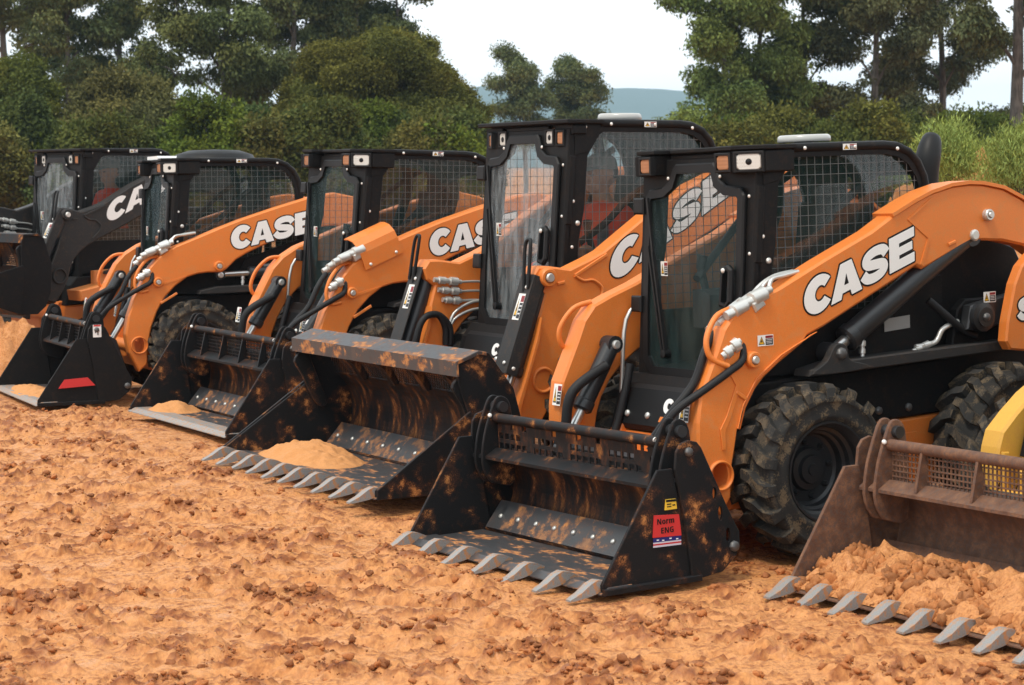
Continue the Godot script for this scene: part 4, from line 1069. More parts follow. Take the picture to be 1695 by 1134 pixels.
func rough_at(x, z):
	# broken patches between smooth driven clay
	var v = fb.get_noise_2d(x * 0.55, z * 1.1) + 0.55 * fa.get_noise_2d(x * 1.2 + 40, z * 2.2)
	return smoothstep(-0.04, 0.20, v)
func crumb_at(x, z):
	# torn, damp scraps of darker clay lying on the pale crust
	var v = fg.get_noise_2d(x * 0.75, z) + 0.35 * fd.get_noise_2d(x * 1.6 + 20, z * 1.9)
	var patch = 0.30 * fb.get_noise_2d(x * 0.7 + 11, z * 0.9) + 0.22 * (rough_at(x, z) - 0.5)
	return smoothstep(0.19, 0.38, v + patch)
func base_y(x, z):
	var w = 0.0; var s = 0.0
	for p in pads:
		var d = 1.0 / (pow(Vector2(x - p[0].x, z - p[0].z).length(), 3.0) + 0.05)
		w += d; s += d * p[0].y
	w += 0.004
	return s / w
func ground_y(x, z):
	var far = clampf((Vector2(x, z).length() - 24.0) / 40.0, 0, 1)
	var y = base_y(x, z)
	var calm = 1.0
	for q in zones:
		var l = q[0] * Vector3(x, 0, z)
		var dx = maxf(maxf(l.x - q[1], -1.75 - l.x), 0); var dz = maxf(absf(l.z) - q[2], 0)
		calm = minf(calm, clampf(sqrt(dx * dx + dz * dz) / 0.28, 0.0, 1.0))
	var r = rough_at(x, z)
	var h = fa.get_noise_2d(x, z) * 0.022 + fb.get_noise_2d(x, z * 1.6) * 0.008
	h += fd.get_noise_2d(x * 0.8, z) * 0.010 + fd.get_noise_2d(x * 2.3 + 3, z * 2.3) * 0.006
	h += r * ((fe.get_noise_2d(x, z) + 0.1) * 0.042 + (0.5 + fc.get_noise_2d(x, z * 1.2)) * -0.03 + fd.get_noise_2d(x * 1.7 + 5, z * 1.7) * 0.020)
	h += crumb_at(x, z) * (0.016 + 0.012 * fd.get_noise_2d(x * 2.9, z * 2.9))
	# tyre tracks pressed across the front
	for t in [[-0.30, -8.30, 0.17], [-0.30, -9.85, 0.17], [0.20, -10.7, 0.16], [0.10, -9.05, 0.15], [0.12, -12.2, 0.16], [-0.12, -7.75, 0.13]]:
		var off = z - t[1] - t[0] * x
		if absf(off) < t[2]:
			var edge = smoothstep(t[2], t[2] * 0.7, absf(off))
			var along = x + absf(off) * 0.9
			h -= edge * (0.010 + 0.024 * smoothstep(-0.1, 0.5, sin(along * 46.0))) * (1.0 - 0.6 * r) * clampf(0.9 + 1.6 * fa.get_noise_2d(x * 1.3, z * 1.3 + 50), 0, 1)
	return y + h * (0.25 + 0.75 * calm) * (1 - far * 0.5) - (1 - calm) * 0.015
func axis(list): # [[from, to, step], ...]
	var o = []
	for e in list:
		var n = int(round((e[1] - e[0]) / e[2]))
		for i in n: o.append(lerpf(e[0], e[1], float(i) / n))
	o.append(list[-1][1])
	return o
func ground():
	var xs = axis([[-2500, -300, 220], [-300, -40, 20], [-40, -9, 1.2], [-9, -4.6, 0.11], [-4.6, 3.2, 0.021], [3.2, 6, 0.1], [6, 40, 1.2], [40, 300, 20], [300, 2500, 220]])
	var zs = axis([[-3200, -400, 280], [-400, -60, 20], [-60, -26, 1.0], [-26, -15.5, 0.09], [-15.5, -11.0, 0.032], [-11.0, -7.0, 0.019], [-7.0, -3, 0.2], [-3, 40, 4]])
	var nx = xs.size(); var nz = zs.size()
	var v := PackedVector3Array(); v.resize(nx * nz)
	var col := PackedColorArray(); col.resize(nx * nz)
	for j in nz:
		for i in nx:
			var x = xs[i]; var z = zs[j]
			var y = 0.0
			if absf(x) < 40 and z > -60: y = ground_y(x, z)
			v[j * nx + i] = Vector3(x, y, z)
			var r = rough_at(x, z); var t = 0.5 + 0.5 * fa.get_noise_2d(x * 0.7 + 90, z * 1.5)
			var f = fd.get_noise_2d(x * 0.7 + 7, z * 1.2)
			var c = Color(1.25, 1.27, 1.30).lerp(Color(0.90, 0.82, 0.74), clampf(r * 0.5 + (f - 0.08) * 1.0, 0, 1)).lerp(Color(0.46, 0.31, 0.21), 0.92 * crumb_at(x, z)) * (0.90 + 0.2 * t)
			col[j * nx + i] = c
	var nrm := PackedVector3Array(); nrm.resize(nx * nz)
	var ix := PackedInt32Array(); ix.resize((nx - 1) * (nz - 1) * 6)
	var q = 0
	for j in nz - 1:
		for i in nx - 1:
			var a = j * nx + i; var b = a + 1; var c = a + nx; var d = c + 1
			ix[q] = a; ix[q + 1] = b; ix[q + 2] = c; ix[q + 3] = b; ix[q + 4] = d; ix[q + 5] = c
			q += 6
			var n = (v[c] - v[a]).cross(v[b] - v[a]).normalized()
			nrm[a] += n; nrm[b] += n; nrm[c] += n; nrm[d] += n
	for i in nrm.size(): nrm[i] = nrm[i].normalized()
	var arr = []; arr.resize(Mesh.ARRAY_MAX)
	arr[Mesh.ARRAY_VERTEX] = v; arr[Mesh.ARRAY_NORMAL] = nrm; arr[Mesh.ARRAY_COLOR] = col; arr[Mesh.ARRAY_INDEX] = ix
	var m := ArrayMesh.new()
	m.add_surface_from_arrays(Mesh.PRIMITIVE_TRIANGLES, arr)
	M.ground = M.clay.duplicate(); M.ground.uv1_world_triplanar = true; M.ground.uv1_scale = Vector3.ONE * 0.9
	m.surface_set_material(0, M.ground)
	put("ground", m, self).set_meta("kind", "structure")
func clod_mesh(seed_):
	var r := RandomNumberGenerator.new(); r.seed = seed_
	var n := FastNoiseLite.new(); n.seed = seed_; n.frequency = 1.6
	var b := MB.new(); var N = 6; var S = 8
	var p = func(i, k):
		var a = PI * i / N; var t = TAU * (k % S) / S
		var d = Vector3(sin(a) * cos(t), cos(a) * 0.62, sin(a) * sin(t))
		return d * (0.5 + 0.5 * n.get_noise_3dv(d * 1.0) + 0.24 * n.get_noise_3dv(d * 3.1))
	for i in N:
		for k in S:
			if i > 0: b.tri(p.call(i, k), p.call(i, k + 1), p.call(i + 1, k + 1), 1)
			if i < N - 1: b.tri(p.call(i, k), p.call(i + 1, k + 1), p.call(i + 1, k), 1)
	return b.mesh(M.clay)
func scatter(called, mesh, xfs, cols, parent, label, category):
	var mm := MultiMesh.new()
	mm.transform_format = MultiMesh.TRANSFORM_3D; mm.use_colors = true; mm.mesh = mesh; mm.instance_count = xfs.size()
	for i in xfs.size():
		mm.set_instance_transform(i, xfs[i]); mm.set_instance_color(i, cols[i])
	var o := MultiMeshInstance3D.new()
	o.name = called; o.multimesh = mm; parent.add_child(o, true)
	if label: top(o, label, category, "", "stuff")
	return o
func clods():
	rng.seed = 77
	for k in 3:
		var xfs = []; var cols = []
		var mesh = clod_mesh(100 + k)
		var tries = 0
		while xfs.size() < 6500 and tries < 90000:
			tries += 1
			var x = rng.randf_range(-4.8, 3.3); var z = -7.1 - pow(rng.randf(), 1.4) * 9.5
			var r = rough_at(x, z)
			var cl = clampf(fb.get_noise_2d(x * 3.1 + 60, z * 3.1) * 3.0 + 0.35, 0, 1)
			if rng.randf() > r * cl * (0.2 + 0.8 * crumb_at(x, z)) + 0.006: continue
			var inside = false
			for q in zones:
				var l = q[0] * Vector3(x, 0, z)
				if l.x < q[1] + 0.02 and l.x > 0.55 and absf(l.z) < q[2] + 0.03: inside = true
			if inside: continue
			var s = 0.007 + 0.040 * pow(rng.randf(), 7.0)
			xfs.append(Transform3D(Basis.from_euler(Vector3(rng.randf() * 6, rng.randf() * 6, rng.randf() * 6)).scaled(Vector3(1.1, 0.8, 1) * s), Vector3(x, ground_y(x, z) + s * 0.10, z)))
			var t = rng.randf_range(0.42, 0.95); cols.append(Color(t, t * 0.80, t * 0.64))
		scatter(numbered("clay_clods"), mesh, xfs, cols, self, ["small crumbs of broken orange clay scattered over the ground", "lumps of broken orange clay strewn over the ground", "scraps of torn orange clay lying over the ground"][k], "clods")
# a heap resting in a bucket or on the ground, as a lumpy height sheet with a skirt
func heap(called, xf, size, h, mat, label, lumps, seed_):
	var n := FastNoiseLite.new(); n.seed = seed_; n.frequency = 1.0; n.fractal_octaves = 4
	var c := FastNoiseLite.new(); c.seed = seed_ + 1; c.noise_type = FastNoiseLite.TYPE_CELLULAR; c.frequency = 1.0; c.cellular_return_type = FastNoiseLite.RETURN_DISTANCE
	var b := MB.new(); var N = 60 if lumps > 0 else 36; var K = int(N * clampf(size.y / size.x, 0.5, 3.0))
	var p = func(i, k):
		var u = i * 2.0 / N - 1; var w = k * 2.0 / K - 1
		var x = u * size.x; var z = w * size.y
		var d = sqrt(u * u + w * w) if lumps < 1.5 else maxf(absf(u), pow(absf(w), 6.0))
		var y = h * pow(clampf(1 - d * d, 0, 1), 1.3) * (1.0 + 0.35 * n.get_noise_2d(x * 3, z * 3))
		y += minf(1, (1 - d) * 5) * (n.get_noise_2d(x * 9, z * 9) * 0.02 + minf(lumps, 1.0) * ((0.5 + c.get_noise_2d(x * 11, z * 11)) * -0.03 + n.get_noise_2d(x * 5, z * 5) * 0.05))
		return Vector3(x, maxf(y, -0.01) if d < 1 else -0.01, z)
	for i in N:
		for k in K: b.quad(p.call(i, k), p.call(i, k + 1), p.call(i + 1, k + 1), p.call(i + 1, k), 1)
	var o = put(numbered(called), b.mesh(mat), self, xf)
	return top(o, label, "soil")

func heap_clods(xf):
	rng.seed = 91
	var xfs = []; var cols = []
	for i in 2200:
		var x = 1.06 + rng.randf_range(-0.3, 0.3); var z = rng.randf_range(-0.86, 0.86)
		var s = 0.012 + 0.060 * pow(rng.randf(), 4.5)
		var y = 0.045 + 0.15 * pow(clampf(1 - pow(absf(x - 1.06) / 0.30, 2.0), 0, 1), 1.3) * (0.86 + 0.14 * sin(z * 7)) + s * 0.1
		xfs.append(xf * Transform3D(Basis.from_euler(Vector3(rng.randf() * 6, rng.randf() * 6, rng.randf() * 6)).scaled(Vector3.ONE * s), Vector3(x, y, z)))
		var t = rng.randf_range(0.55, 1.0); cols.append(Color(t, t * 0.9, t * 0.8))
	scatter("heap_clods", clod_mesh(108), xfs, cols, self, "loose clay lumps lying on the clay in the rusty bucket", "clods")
# ---------- vegetation ----------
func leaf_mesh(kind):
	var key = "leaf_" + kind
	if cache.has(key): return cache[key]
	var r := RandomNumberGenerator.new(); r.seed = hash(kind)
	var b := MB.new()
	var n = {"gum": 13, "wattle": 22, "broom": 30, "shrub": 16}[kind]
	for i in n:
		var p = Vector3(r.randfn(), r.randfn(), r.randfn()) * 0.115
		var d = Vector3(r.randfn(), r.randfn() - (1.3 if kind == "gum" else 0.0), r.randfn())
		var l = 0.15; var w = 0.034
		match kind:
			"wattle": l = 0.11; w = 0.030; d.y += 0.6
			"broom": l = 0.10; w = 0.007; d = Vector3(r.randfn() * 0.5, 1, r.randfn() * 0.5)
			"shrub": l = 0.12; w = 0.038
		d = d.normalized()
		var s = d.cross(Vector3(r.randfn(), r.randfn(), r.randfn())).normalized() * w * r.randf_range(0.8, 1.3)
		l *= r.randf_range(0.7, 1.3)
		var k = d.cross(s).normalized() * w * 0.25
		var m = p + d * l * 0.45
		b.tri(p, m + s + k, p + d * l); b.tri(p, p + d * l, m - s + k)
	cache[key] = b.mesh(M["leaf_" + kind])
	return cache[key]
func leaf_mats():
	for e in [["gum", [0.115, 0.128, 0.055]], ["wattle", [0.120, 0.120, 0.028]], ["broom", [0.25, 0.31, 0.085]], ["shrub", [0.092, 0.105, 0.032]]]:
		var m = flat(e[1], 0.7)
		m.metallic_specular = 0.15
		m.vertex_color_use_as_albedo = true
		m.backlight_enabled = true; m.backlight = Color(0.30, 0.34, 0.12)
		m.cull_mode = BaseMaterial3D.CULL_DISABLED
		M["leaf_" + e[0]] = m
	M.bark = tex_mat(layered(256, [noise_img(256, 0.02, 5), noise_img(256, 0.08, 6), noise_img(256, 0.25, 7)], func(a, b, c):
		return [Color(0.045, 0.037, 0.030).lerp(Color(0.13, 0.11, 0.092), clampf(a * 2 - 0.6 + b * 0.3, 0, 1)) * (0.7 + 0.6 * c), 0.9]), 1.2)
	M.bark.uv1_scale = Vector3(2.0, 0.5, 2.0)
func leaves(parent, kind, spots, per, spread, size, tint, r):
	var xfs = []; var cols = []
	for s in spots:
		var rr = s[1] * spread
		var lum = r.randf_range(0.72, 1.25)
		var hue = r.randf_range(-0.08, 0.10)
		for i in int(per * s[1] * s[1]):
			var d = Vector3(r.randfn(), r.randfn() * 0.72, r.randfn())
			d = d.normalized() * pow(r.randf(), 0.42) * rr
			d.y *= 0.75
			xfs.append(Transform3D(Basis.from_euler(Vector3(r.randfn() * 0.35, r.randf() * TAU, r.randfn() * 0.35)).scaled(Vector3.ONE * size * r.randf_range(0.75, 1.35)), s[0] + d))
			var l = lum * r.randf_range(0.75, 1.3)
			cols.append(Color((1.0 + hue) * l * tint.r, l * tint.g, (1.0 - hue) * l * tint.b))
	var o = scatter("crown", leaf_mesh(kind), xfs, cols, parent, "", "")
	o.set_meta("kind", "stuff")
	return o
# a gum: leaning tapered trunk, forking limbs, clumps of hanging leaves at the ends
func gum(c):
	var r := RandomNumberGenerator.new(); r.seed = c.seed
	var t = thing("gum_tree", Transform3D(Basis(), Vector3(c.x, -0.05, c.z)), c.label, "tree", c.group)
	var b := MB.new(); var spots = []
	for stem in c.get("stems", 1):
		var lean = Vector3(c.get("lean", 0.0) + r.randfn() * 0.025, 0, r.randfn() * 0.03)
		if stem > 0: lean += Vector3(r.randfn() * 0.16, 0, r.randfn() * 0.12)
		var tr = []; var rad = []
		for i in 9:
			var k = i / 8.0
			tr.append(Vector3(lean.x * k * c.h + sin(k * 5 + c.seed) * 0.12, k * c.h, lean.z * k * c.h + cos(k * 4 + c.seed) * 0.12))
			rad.append(lerpf(c.r, c.r * 0.16, pow(k, 0.85)))
		b.tube(tr, rad, 8)
		var n = c.limbs
		for i in n:
			var k = lerpf(c.low, 0.98, (i + r.randf() * 0.6) / n)
			var idx = k * 8; var i0 = int(idx)
			var p = tr[i0].lerp(tr[min(i0 + 1, 8)], idx - i0)
			var az = i * 2.4 + r.randf() * 0.8 + stem
			var up = r.randf_range(0.35, 1.0)
			var l = c.spread * r.randf_range(0.6, 1.1) * (1.15 - 0.55 * k)
			var d = Vector3(cos(az), up, sin(az)).normalized()
			var mid = p + d * l * 0.5 + Vector3(0, 0.12 * l, 0); var e = p + d * l + Vector3(0, -0.05 * l, 0)
			var lr = c.r * 0.34 * (1.1 - 0.6 * k)
			b.tube(smooth([p, mid, e], 3), [lr, lr * 0.85, lr * 0.7, lr * 0.6, lr * 0.5, lr * 0.35, lr * 0.25], 5, false)
			spots.append([e, r.randf_range(0.55, 1.0)])
			spots.append([mid, r.randf_range(0.3, 0.6)])
			for j in 5:
				var q = mid.lerp(e, r.randf_range(0.1, 0.9)); var d2 = (d + Vector3(r.randfn(), r.randfn() * 0.5 + 0.25, r.randfn()) * 0.75).normalized()
				var e2 = q + d2 * l * r.randf_range(0.3, 0.6)
				b.tube([q, (q + e2) / 2 + Vector3(0, 0.05, 0), e2], [lr * 0.4, lr * 0.28, lr * 0.12], 4, false)
				spots.append([e2, r.randf_range(0.25, 0.8)])
	put("trunk", b.mesh(M.bark), t)
	leaves(t, "gum", spots, c.per, c.clump, c.get("leaf", 0.95), c.get("tint", Color(1, 1, 1)), r)
	return t
# a rounded bush: many overlapping leafy lumps over a short forked stem
func bush(c):
	var r := RandomNumberGenerator.new(); r.seed = c.seed
	var t = thing(c.called, Transform3D(Basis(), Vector3(c.x, c.get("y", -0.05), c.z)), c.label, c.get("category", "shrub"), c.group)
	var b := MB.new(); var spots = []
	for i in c.lumps:
		var a = i * 2.39996; var k = (i + 0.5) / c.lumps
		var up = 1.0 - k * 1.05
		var rad = sqrt(maxf(0, 1 - up * up))
		var p = Vector3(cos(a) * rad * c.w, c.h * (0.42 + 0.48 * up) , sin(a) * rad * c.w)
		p *= r.randf_range(0.86, 1.06)
		spots.append([p, r.randf_range(0.75, 1.2) * c.lump])
	for i in min(7, c.lumps):
		var e = spots[(i * 5) % c.lumps][0]
		b.tube(smooth([Vector3(r.randfn() * 0.06, 0, r.randfn() * 0.06), e * Vector3(0.35, 0.5, 0.35), e], 3), [0.10 * c.w / 2 + 0.02, 0.06, 0.05, 0.04, 0.035, 0.03, 0.015], 5, false)
	put("stem", b.mesh(M.bark), t)
	leaves(t, c.kind, spots, c.per, 1.0, c.leaf, c.get("tint", Color(1, 1, 1)), r)
	return t
func WX(u, d): return (u - 847.0) * d / 3412.0
func HY(y, d): return CAM_H + (275.0 - y) * d / 3412.0
func vegetation():
	leaf_mats()
	var g = "gum trees behind the loaders"
	var L = [
		[12, 78, 12.5, 0.24, 0.45, 10, 2.4, "slender gum with bare lower trunk and thin open crown behind the round green bush", Color(0.85, 0.9, 0.85), 0.0, 1],
		[112, 82, 12.5, 0.20, 0.22, 15, 2.1, "tall grey green gum standing beside the slender bare trunked gum", Color(0.9, 1.0, 0.95), 0.02, 1],
		[215, 84, 13.0, 0.22, 0.20, 17, 2.3, "tall leafy gum behind the brownish grey shrub", Color(0.9, 0.98, 0.85), -0.02, 1],
		[382, 72, 11.5, 0.26, 0.22, 22, 3.0, "broad dark gum with forked trunk between grey shrub and domed wattle", Color(0.95, 0.98, 0.8), 0.0, 1],
		[490, 86, 13.0, 0.20, 0.25, 15, 2.4, "tall gum rising behind the edge of the domed wattle", Color(0.9, 0.95, 0.85), -0.02, 1],
		[590, 88, 12.5, 0.14, 0.38, 8, 1.9, "many stemmed gum with thin dark trunks above the domed wattle", Color(0.85, 0.9, 0.8), 0.0, 3],
		[668, 88, 12.0, 0.14, 0.32, 9, 1.9, "many stemmed gum with drooping side clumps at the open sky", Color(0.85, 0.9, 0.8), 0.01, 3],
		[872, 120, 8.0, 0.12, 0.30, 10, 1.7, "small airy gum against the pale hill, its top feathery", Color(0.9, 0.95, 0.85), 0.0, 2],
		[965, 122, 7.9, 0.13, 0.30, 10, 1.8, "small airy gum against the pale hill, its top rounded", Color(0.9, 0.95, 0.85), 0.05, 2],
		[1235, 74, 10.0, 0.18, 0.18, 15, 2.2, "light green gum with a leaning bare trunk at the open sky", Color(1.15, 1.35, 0.9), -0.12, 2],
		[1345, 78, 11.0, 0.18, 0.16, 17, 2.2, "mid green gum behind the taller rear arch of a loader", Color(1.0, 1.05, 0.85), -0.02, 1],
		[1450, 74, 11.5, 0.20, 0.24, 17, 2.4, "dark brownish gum with dense hanging crown", Color(0.82, 0.76, 0.8), 0.0, 1],
		[1562, 78, 12.0, 0.20, 0.20, 15, 2.5, "open grey gum beside the thick dark trunk", Color(0.8, 0.8, 0.85), 0.03, 1],
		[1668, 62, 13.0, 0.27, 0.30, 13, 3.0, "big gum with thick straight dark trunk and spreading limbs", Color(0.75, 0.75, 0.75), 0.0, 1],
	]
	var i = 0
	for e in L:
		gum({"x": WX(e[0], e[1]), "z": -e[1], "h": e[2], "r": e[3], "low": e[4], "limbs": e[5], "spread": e[6], "label": e[7], "tint": e[8], "lean": e[9], "stems": e[10], "group": g, "seed": 50 + i, "per": 120.0 if e[1] < 100 else 60.0, "clump": 0.82 if e[1] < 100 else 0.9})
		i += 1
	bush({"called": "wattle_tree", "category": "tree", "x": WX(636, 68), "z": -68, "w": 2.95, "h": 6.5, "lumps": 50, "lump": 0.80, "per": 900.0, "leaf": 0.85, "kind": "wattle", "seed": 5, "label": "dense olive green wattle with a rounded dome shaped crown", "group": "", "tint": Color(1, 1, 1)})
	bush({"called": "shrub", "x": WX(28, 68), "z": -68, "w": 1.5, "h": 5.6, "lumps": 22, "lump": 0.7, "per": 700.0, "leaf": 0.85, "kind": "wattle", "seed": 6, "label": "tall rounded bright green bush below the slender bare trunked gum", "group": "", "tint": Color(0.95, 1.05, 0.95)})
	bush({"called": "shrub", "x": WX(230, 68), "z": -68, "w": 2.1, "h": 5.2, "lumps": 26, "lump": 0.8, "per": 260.0, "leaf": 0.9, "kind": "shrub", "seed": 7, "label": "tall sparse brownish grey shrub with pale twigs", "group": "", "tint": Color(1.25, 1.05, 1.2)})
	# undergrowth along the foot of the trees
	rng.seed = 5
	for k in 28:
		var u = -70 + k * 31 + rng.randf_range(-12, 12); var d = rng.randf_range(58, 64)
		bush({"called": "undergrowth_bush", "x": WX(u, d), "z": -d, "w": rng.randf_range(0.6, 1.3), "h": rng.randf_range(1.9, 4.3), "lumps": 14, "lump": rng.randf_range(0.45, 0.75), "per": rng.randf_range(260, 460), "leaf": 0.9, "kind": "shrub", "seed": 200 + k, "label": "low dark green bush in the thicket under the trees", "group": "bushes in the thicket under the trees", "tint": [Color(0.8, 0.85, 0.75), Color(1.25, 1.05, 0.95), Color(0.95, 1.15, 0.6), Color(0.7, 0.8, 0.8)][k % 4]})
	for k in 24:
		var u = 1165 + k * 24 + rng.randf_range(-12, 12); var d = rng.randf_range(60, 68)
		bush({"called": "undergrowth_bush", "x": WX(u, d), "z": -d, "w": rng.randf_range(0.7, 1.2), "h": rng.randf_range(2.3, 3.9), "lumps": 10, "lump": 0.72, "per": 340.0, "leaf": 0.9, "kind": "shrub", "seed": 300 + k, "label": "low dark green bush in the thicket under the trees", "group": "bushes in the thicket under the trees", "tint": Color(rng.randf_range(0.8, 1.15), rng.randf_range(0.9, 1.25), 0.75)})
	# broom on the dirt bank
	for e in [[1566, 22.0, 0.50, 2.42, 1], [1612, 24.5, 0.30, 2.16, 2], [1690, 21.5, 0.52, 2.36, 3], [1738, 22.5, 0.6, 2.4, 4]]:
		bush({"called": "broom_bush", "x": WX(e[0], e[1]), "y": 1.38, "z": -e[1], "w": e[2] * 0.45, "h": e[3] - 1.55, "lumps": 18, "lump": 0.20, "per": 700.0, "leaf": 0.55, "kind": "broom", "seed": 400 + e[4], "label": "pale green feathery broom bush on the dirt bank", "group": "broom bushes on the dirt bank", "tint": Color(1, 1, 1)})
	heap("dirt_bank", Transform3D(Basis(), Vector3(WX(1650, 23.0), 0.0, -23.2)), Vector2(2.6, 2.8), 1.72, M.clay, "orange dirt bank under the broom bushes", 0.4, 41)
func hill():
	var b := MB.new(); var n := FastNoiseLite.new(); n.seed = 3; n.frequency = 0.004; n.fractal_octaves = 4
	var p = func(i, j):
		var x = -1900 + i * 45.0; var z = -2500 - j * 60.0
		var u = 847 + x * 3412.0 / 2500.0
		var crest = 26 + 78 * exp(-pow((u - 1140) / 330.0, 2)) + 45 * exp(-pow((u - 1750) / 300.0, 2)) + 58 * exp(-pow((u - 780) / 200.0, 2)) + 38 * exp(-pow((u - 300) / 400.0, 2))
		var k = sin(clampf(j / 8.0, 0, 1) * PI / 2)
		return Vector3(x, crest * k + n.get_noise_2d(x, z) * 12 * k - 1, z)
	for i in 90:
		for j in 8: b.quad(p.call(i, j), p.call(i + 1, j), p.call(i + 1, j + 1), p.call(i, j + 1), 1)
	put("hill", b.mesh(flat([0.05, 0.07, 0.035], 0.95)), self).set_meta("kind", "structure")
func pose(x, y, z, yaw, tp, tr):
	return Transform3D(Basis(Vector3.UP, deg_to_rad(yaw)) * Basis(Vector3(0, 0, 1), deg_to_rad(tp)) * Basis(Vector3(1, 0, 0), deg_to_rad(tr)), Vector3(x, y, z))
func _ready():
	# camera
	var cam := Camera3D.new()
	cam.name = "camera"; add_child(cam)
	var pitch := 0.08531; var roll := -0.01308
	var up = Vector3(0, cos(pitch), -sin(pitch)); var rt = Vector3.RIGHT; var back = Vector3(0, sin(pitch), cos(pitch))
	cam.transform = Transform3D(Basis(rt * cos(roll) + up * sin(roll), up * cos(roll) - rt * sin(roll), back), Vector3(0, CAM_H, 0))
	cam.fov = 18.868; cam.near = 0.1; cam.far = 8000
	var lens := CameraAttributesPhysical.new()
	lens.frustum_focal_length = 72.22; lens.frustum_focus_distance = 11.5; lens.exposure_aperture = 7.1; lens.frustum_near = 0.1; lens.frustum_far = 8000
	cam.attributes = lens
	# overcast sky
	var env := Environment.new()
	var sky := Sky.new(); var sm := ProceduralSkyMaterial.new()
	sm.sky_top_color = Color(0.90, 0.93, 0.95); sm.sky_horizon_color = Color(0.985, 0.992, 0.995); sm.sky_curve = 0.2
	sm.ground_bottom_color = Color(0.35, 0.27, 0.2); sm.ground_horizon_color = Color(0.6, 0.55, 0.5)
	sm.sky_energy_multiplier = 1.0
	sky.sky_material = sm
	env.background_mode = Environment.BG_SKY; env.sky = sky
	env.tonemap_mode = Environment.TONE_MAPPER_LINEAR
	env.tonemap_exposure = 1.66
	env.fog_enabled = true; env.fog_density = 0.00026; env.fog_light_color = Color(0.66, 0.78, 0.86)
	env.sdfgi_enabled = true; env.ssao_enabled = true; env.ssil_enabled = true
	var we := WorldEnvironment.new()
	we.name = "world_environment"; we.environment = env; add_child(we)
	var sun := DirectionalLight3D.new()
	sun.name = "sun"; add_child(sun)
	sun.light_energy = 0.5; sun.light_angular_distance = 10.0; sun.light_color = Color(1.0, 0.96, 0.9); sun.shadow_enabled = true
	sun.look_at_from_position(Vector3.ZERO, Vector3(0.35, -1.0, -0.42))
	materials(); setup_noise()
	# where each machine stands
	var PE = pose(1.077, -0.015, -10.473, 211.22, -1.02, 1.22)
	var PD = pose(0.170, 0.063, -12.852, 210.5, 0.63, 0.24)
	var PC = pose(-1.245, 0.042, -15.285, 211.03, 1.63, -0.28)
	var PB = pose(-2.910, 0.0, -17.654, 204.29, 0.59, 0.88)
	var PA = pose(-4.496, 0.021, -20.927, 220.56, 0.24, -0.07)
	var PF = pose(2.84, 0.01, -8.95, 211.0, -0.5, 0.6)
	for p in [PE, PD, PC, PB, PA, PF]:
		for q in [Vector3(0, 0, -0.7), Vector3(0, 0, 0.7), Vector3(-1.2, 0, 0), Vector3(1.1, 0, 0)]: pads.append([p * q])
	for e in [[PE, 1.38, 0.92], [PD, 1.72, 1.1], [PC, 1.38, 0.92], [PB, 1.38, 0.92], [PA, 0.6, 0.9], [PF, 1.38, 0.92]]:
		zones.append([e[0].affine_inverse(), e[1], e[2]])
	print("materials ", Time.get_ticks_msec())
	ground(); hill()
	print("ground ", Time.get_ticks_msec())
	# machines
	var I = Transform3D()
	var mb = {"mat_in": M.mud_heavy, "mat_out": M.mud_black, "mat_floor": M.mud_floor, "mat_lip": M.mud_black}
	var base = {"type": "R", "arm": "low", "arm_mat": M.orange, "body_mat": M.orange, "tyre": 0.41, "cab_k": 1.0, "cab_w": 1.0, "clean": true, "beacon": false, "arm_xf": I, "bucket_xf": I, "bucket": mb}
	var cE = base.duplicate(); cE.merge({"xf": PE, "arm": "high", "tyre": 0.42, "beacon": true, "exhaust": true, "rear_letter": true, "bucket": mb.merged({"teeth": 7}), "label": "orange wheeled loader with exhaust stack and red sticker on its seven toothed bucket"}, true)
	var e = loader(cE)
	stickers_e(e[1])
	var cD = base.duplicate(); cD.merge({"xf": PD, "type": "V", "arm": "v", "tyre": 0.43, "cab_k": 1.10, "cab_w": 1.04, "clean": false, "beacon": true, "exhaust": false, "bucket": mb.merged({"teeth": 10, "mat_lip": M.mud_floor}, true), "label": "tall cabbed orange loader, its wide ten toothed bucket topped by a mesh screen"}, true)
	loader(cD)
	var cC = base.duplicate(); cC.merge({"xf": PC, "cover": true, "bucket": mb.merged({"guard": "mesh", "slots": false}), "label": "orange loader with a folded orange cover on its arm and a toothless bucket"}, true)
	loader(cC)
	var cB = base.duplicate(); cB.merge({"xf": PB, "dome": true, "bucket": mb.merged({"guard": "mesh", "slots": false, "mat_out": M.black}, true), "label": "orange loader with domed cab roof and white tag on its black bucket"}, true)
	var bb = loader(cB)
	stickers_b(bb[1])
	var raise = Transform3D(Basis(Vector3(0, 0, 1), deg_to_rad(6.0)), Vector3.ZERO)
	raise.origin = Vector3(0.42, 1.465, 0) - raise.basis * Vector3(0.41, 1.18, 0)
	var cA = base.duplicate(); cA.merge({"xf": PA, "type": "V", "arm": "v", "arm_mat": M.blackarm, "cab_k": 1.10, "cab_w": 1.04, "clean": false, "tracks": true, "arm_xf": raise, "bucket_xf": Transform3D(Basis(Vector3(0, 0, 1), 0.35), Vector3(0.18, 0.18, 0)), "bucket": mb.merged({"mat_out": M.black}, true), "label": "tracked loader with black lift arms and raised black bucket"}, true)
	loader(cA)
	var mr = {"mat_in": M.rust, "mat_out": M.rust, "mat_floor": M.rust, "mat_lip": M.rust, "mat_edge": M.rust, "teeth": 9, "guard": "mesh", "slots": false, "tooth_w": 1.1}
	var cF = base.duplicate(); cF.merge({"xf": PF, "arm_xf": Transform3D(Basis(), Vector3(-0.05, -0.07, 0)), "plain": true, "arm_mat": M.yellow, "body_mat": M.yellow, "bucket": mr, "label": "yellow loader with a rusty brown bucket full of clay"}, true)
	loader(cF)
	print("machines ", Time.get_ticks_msec())
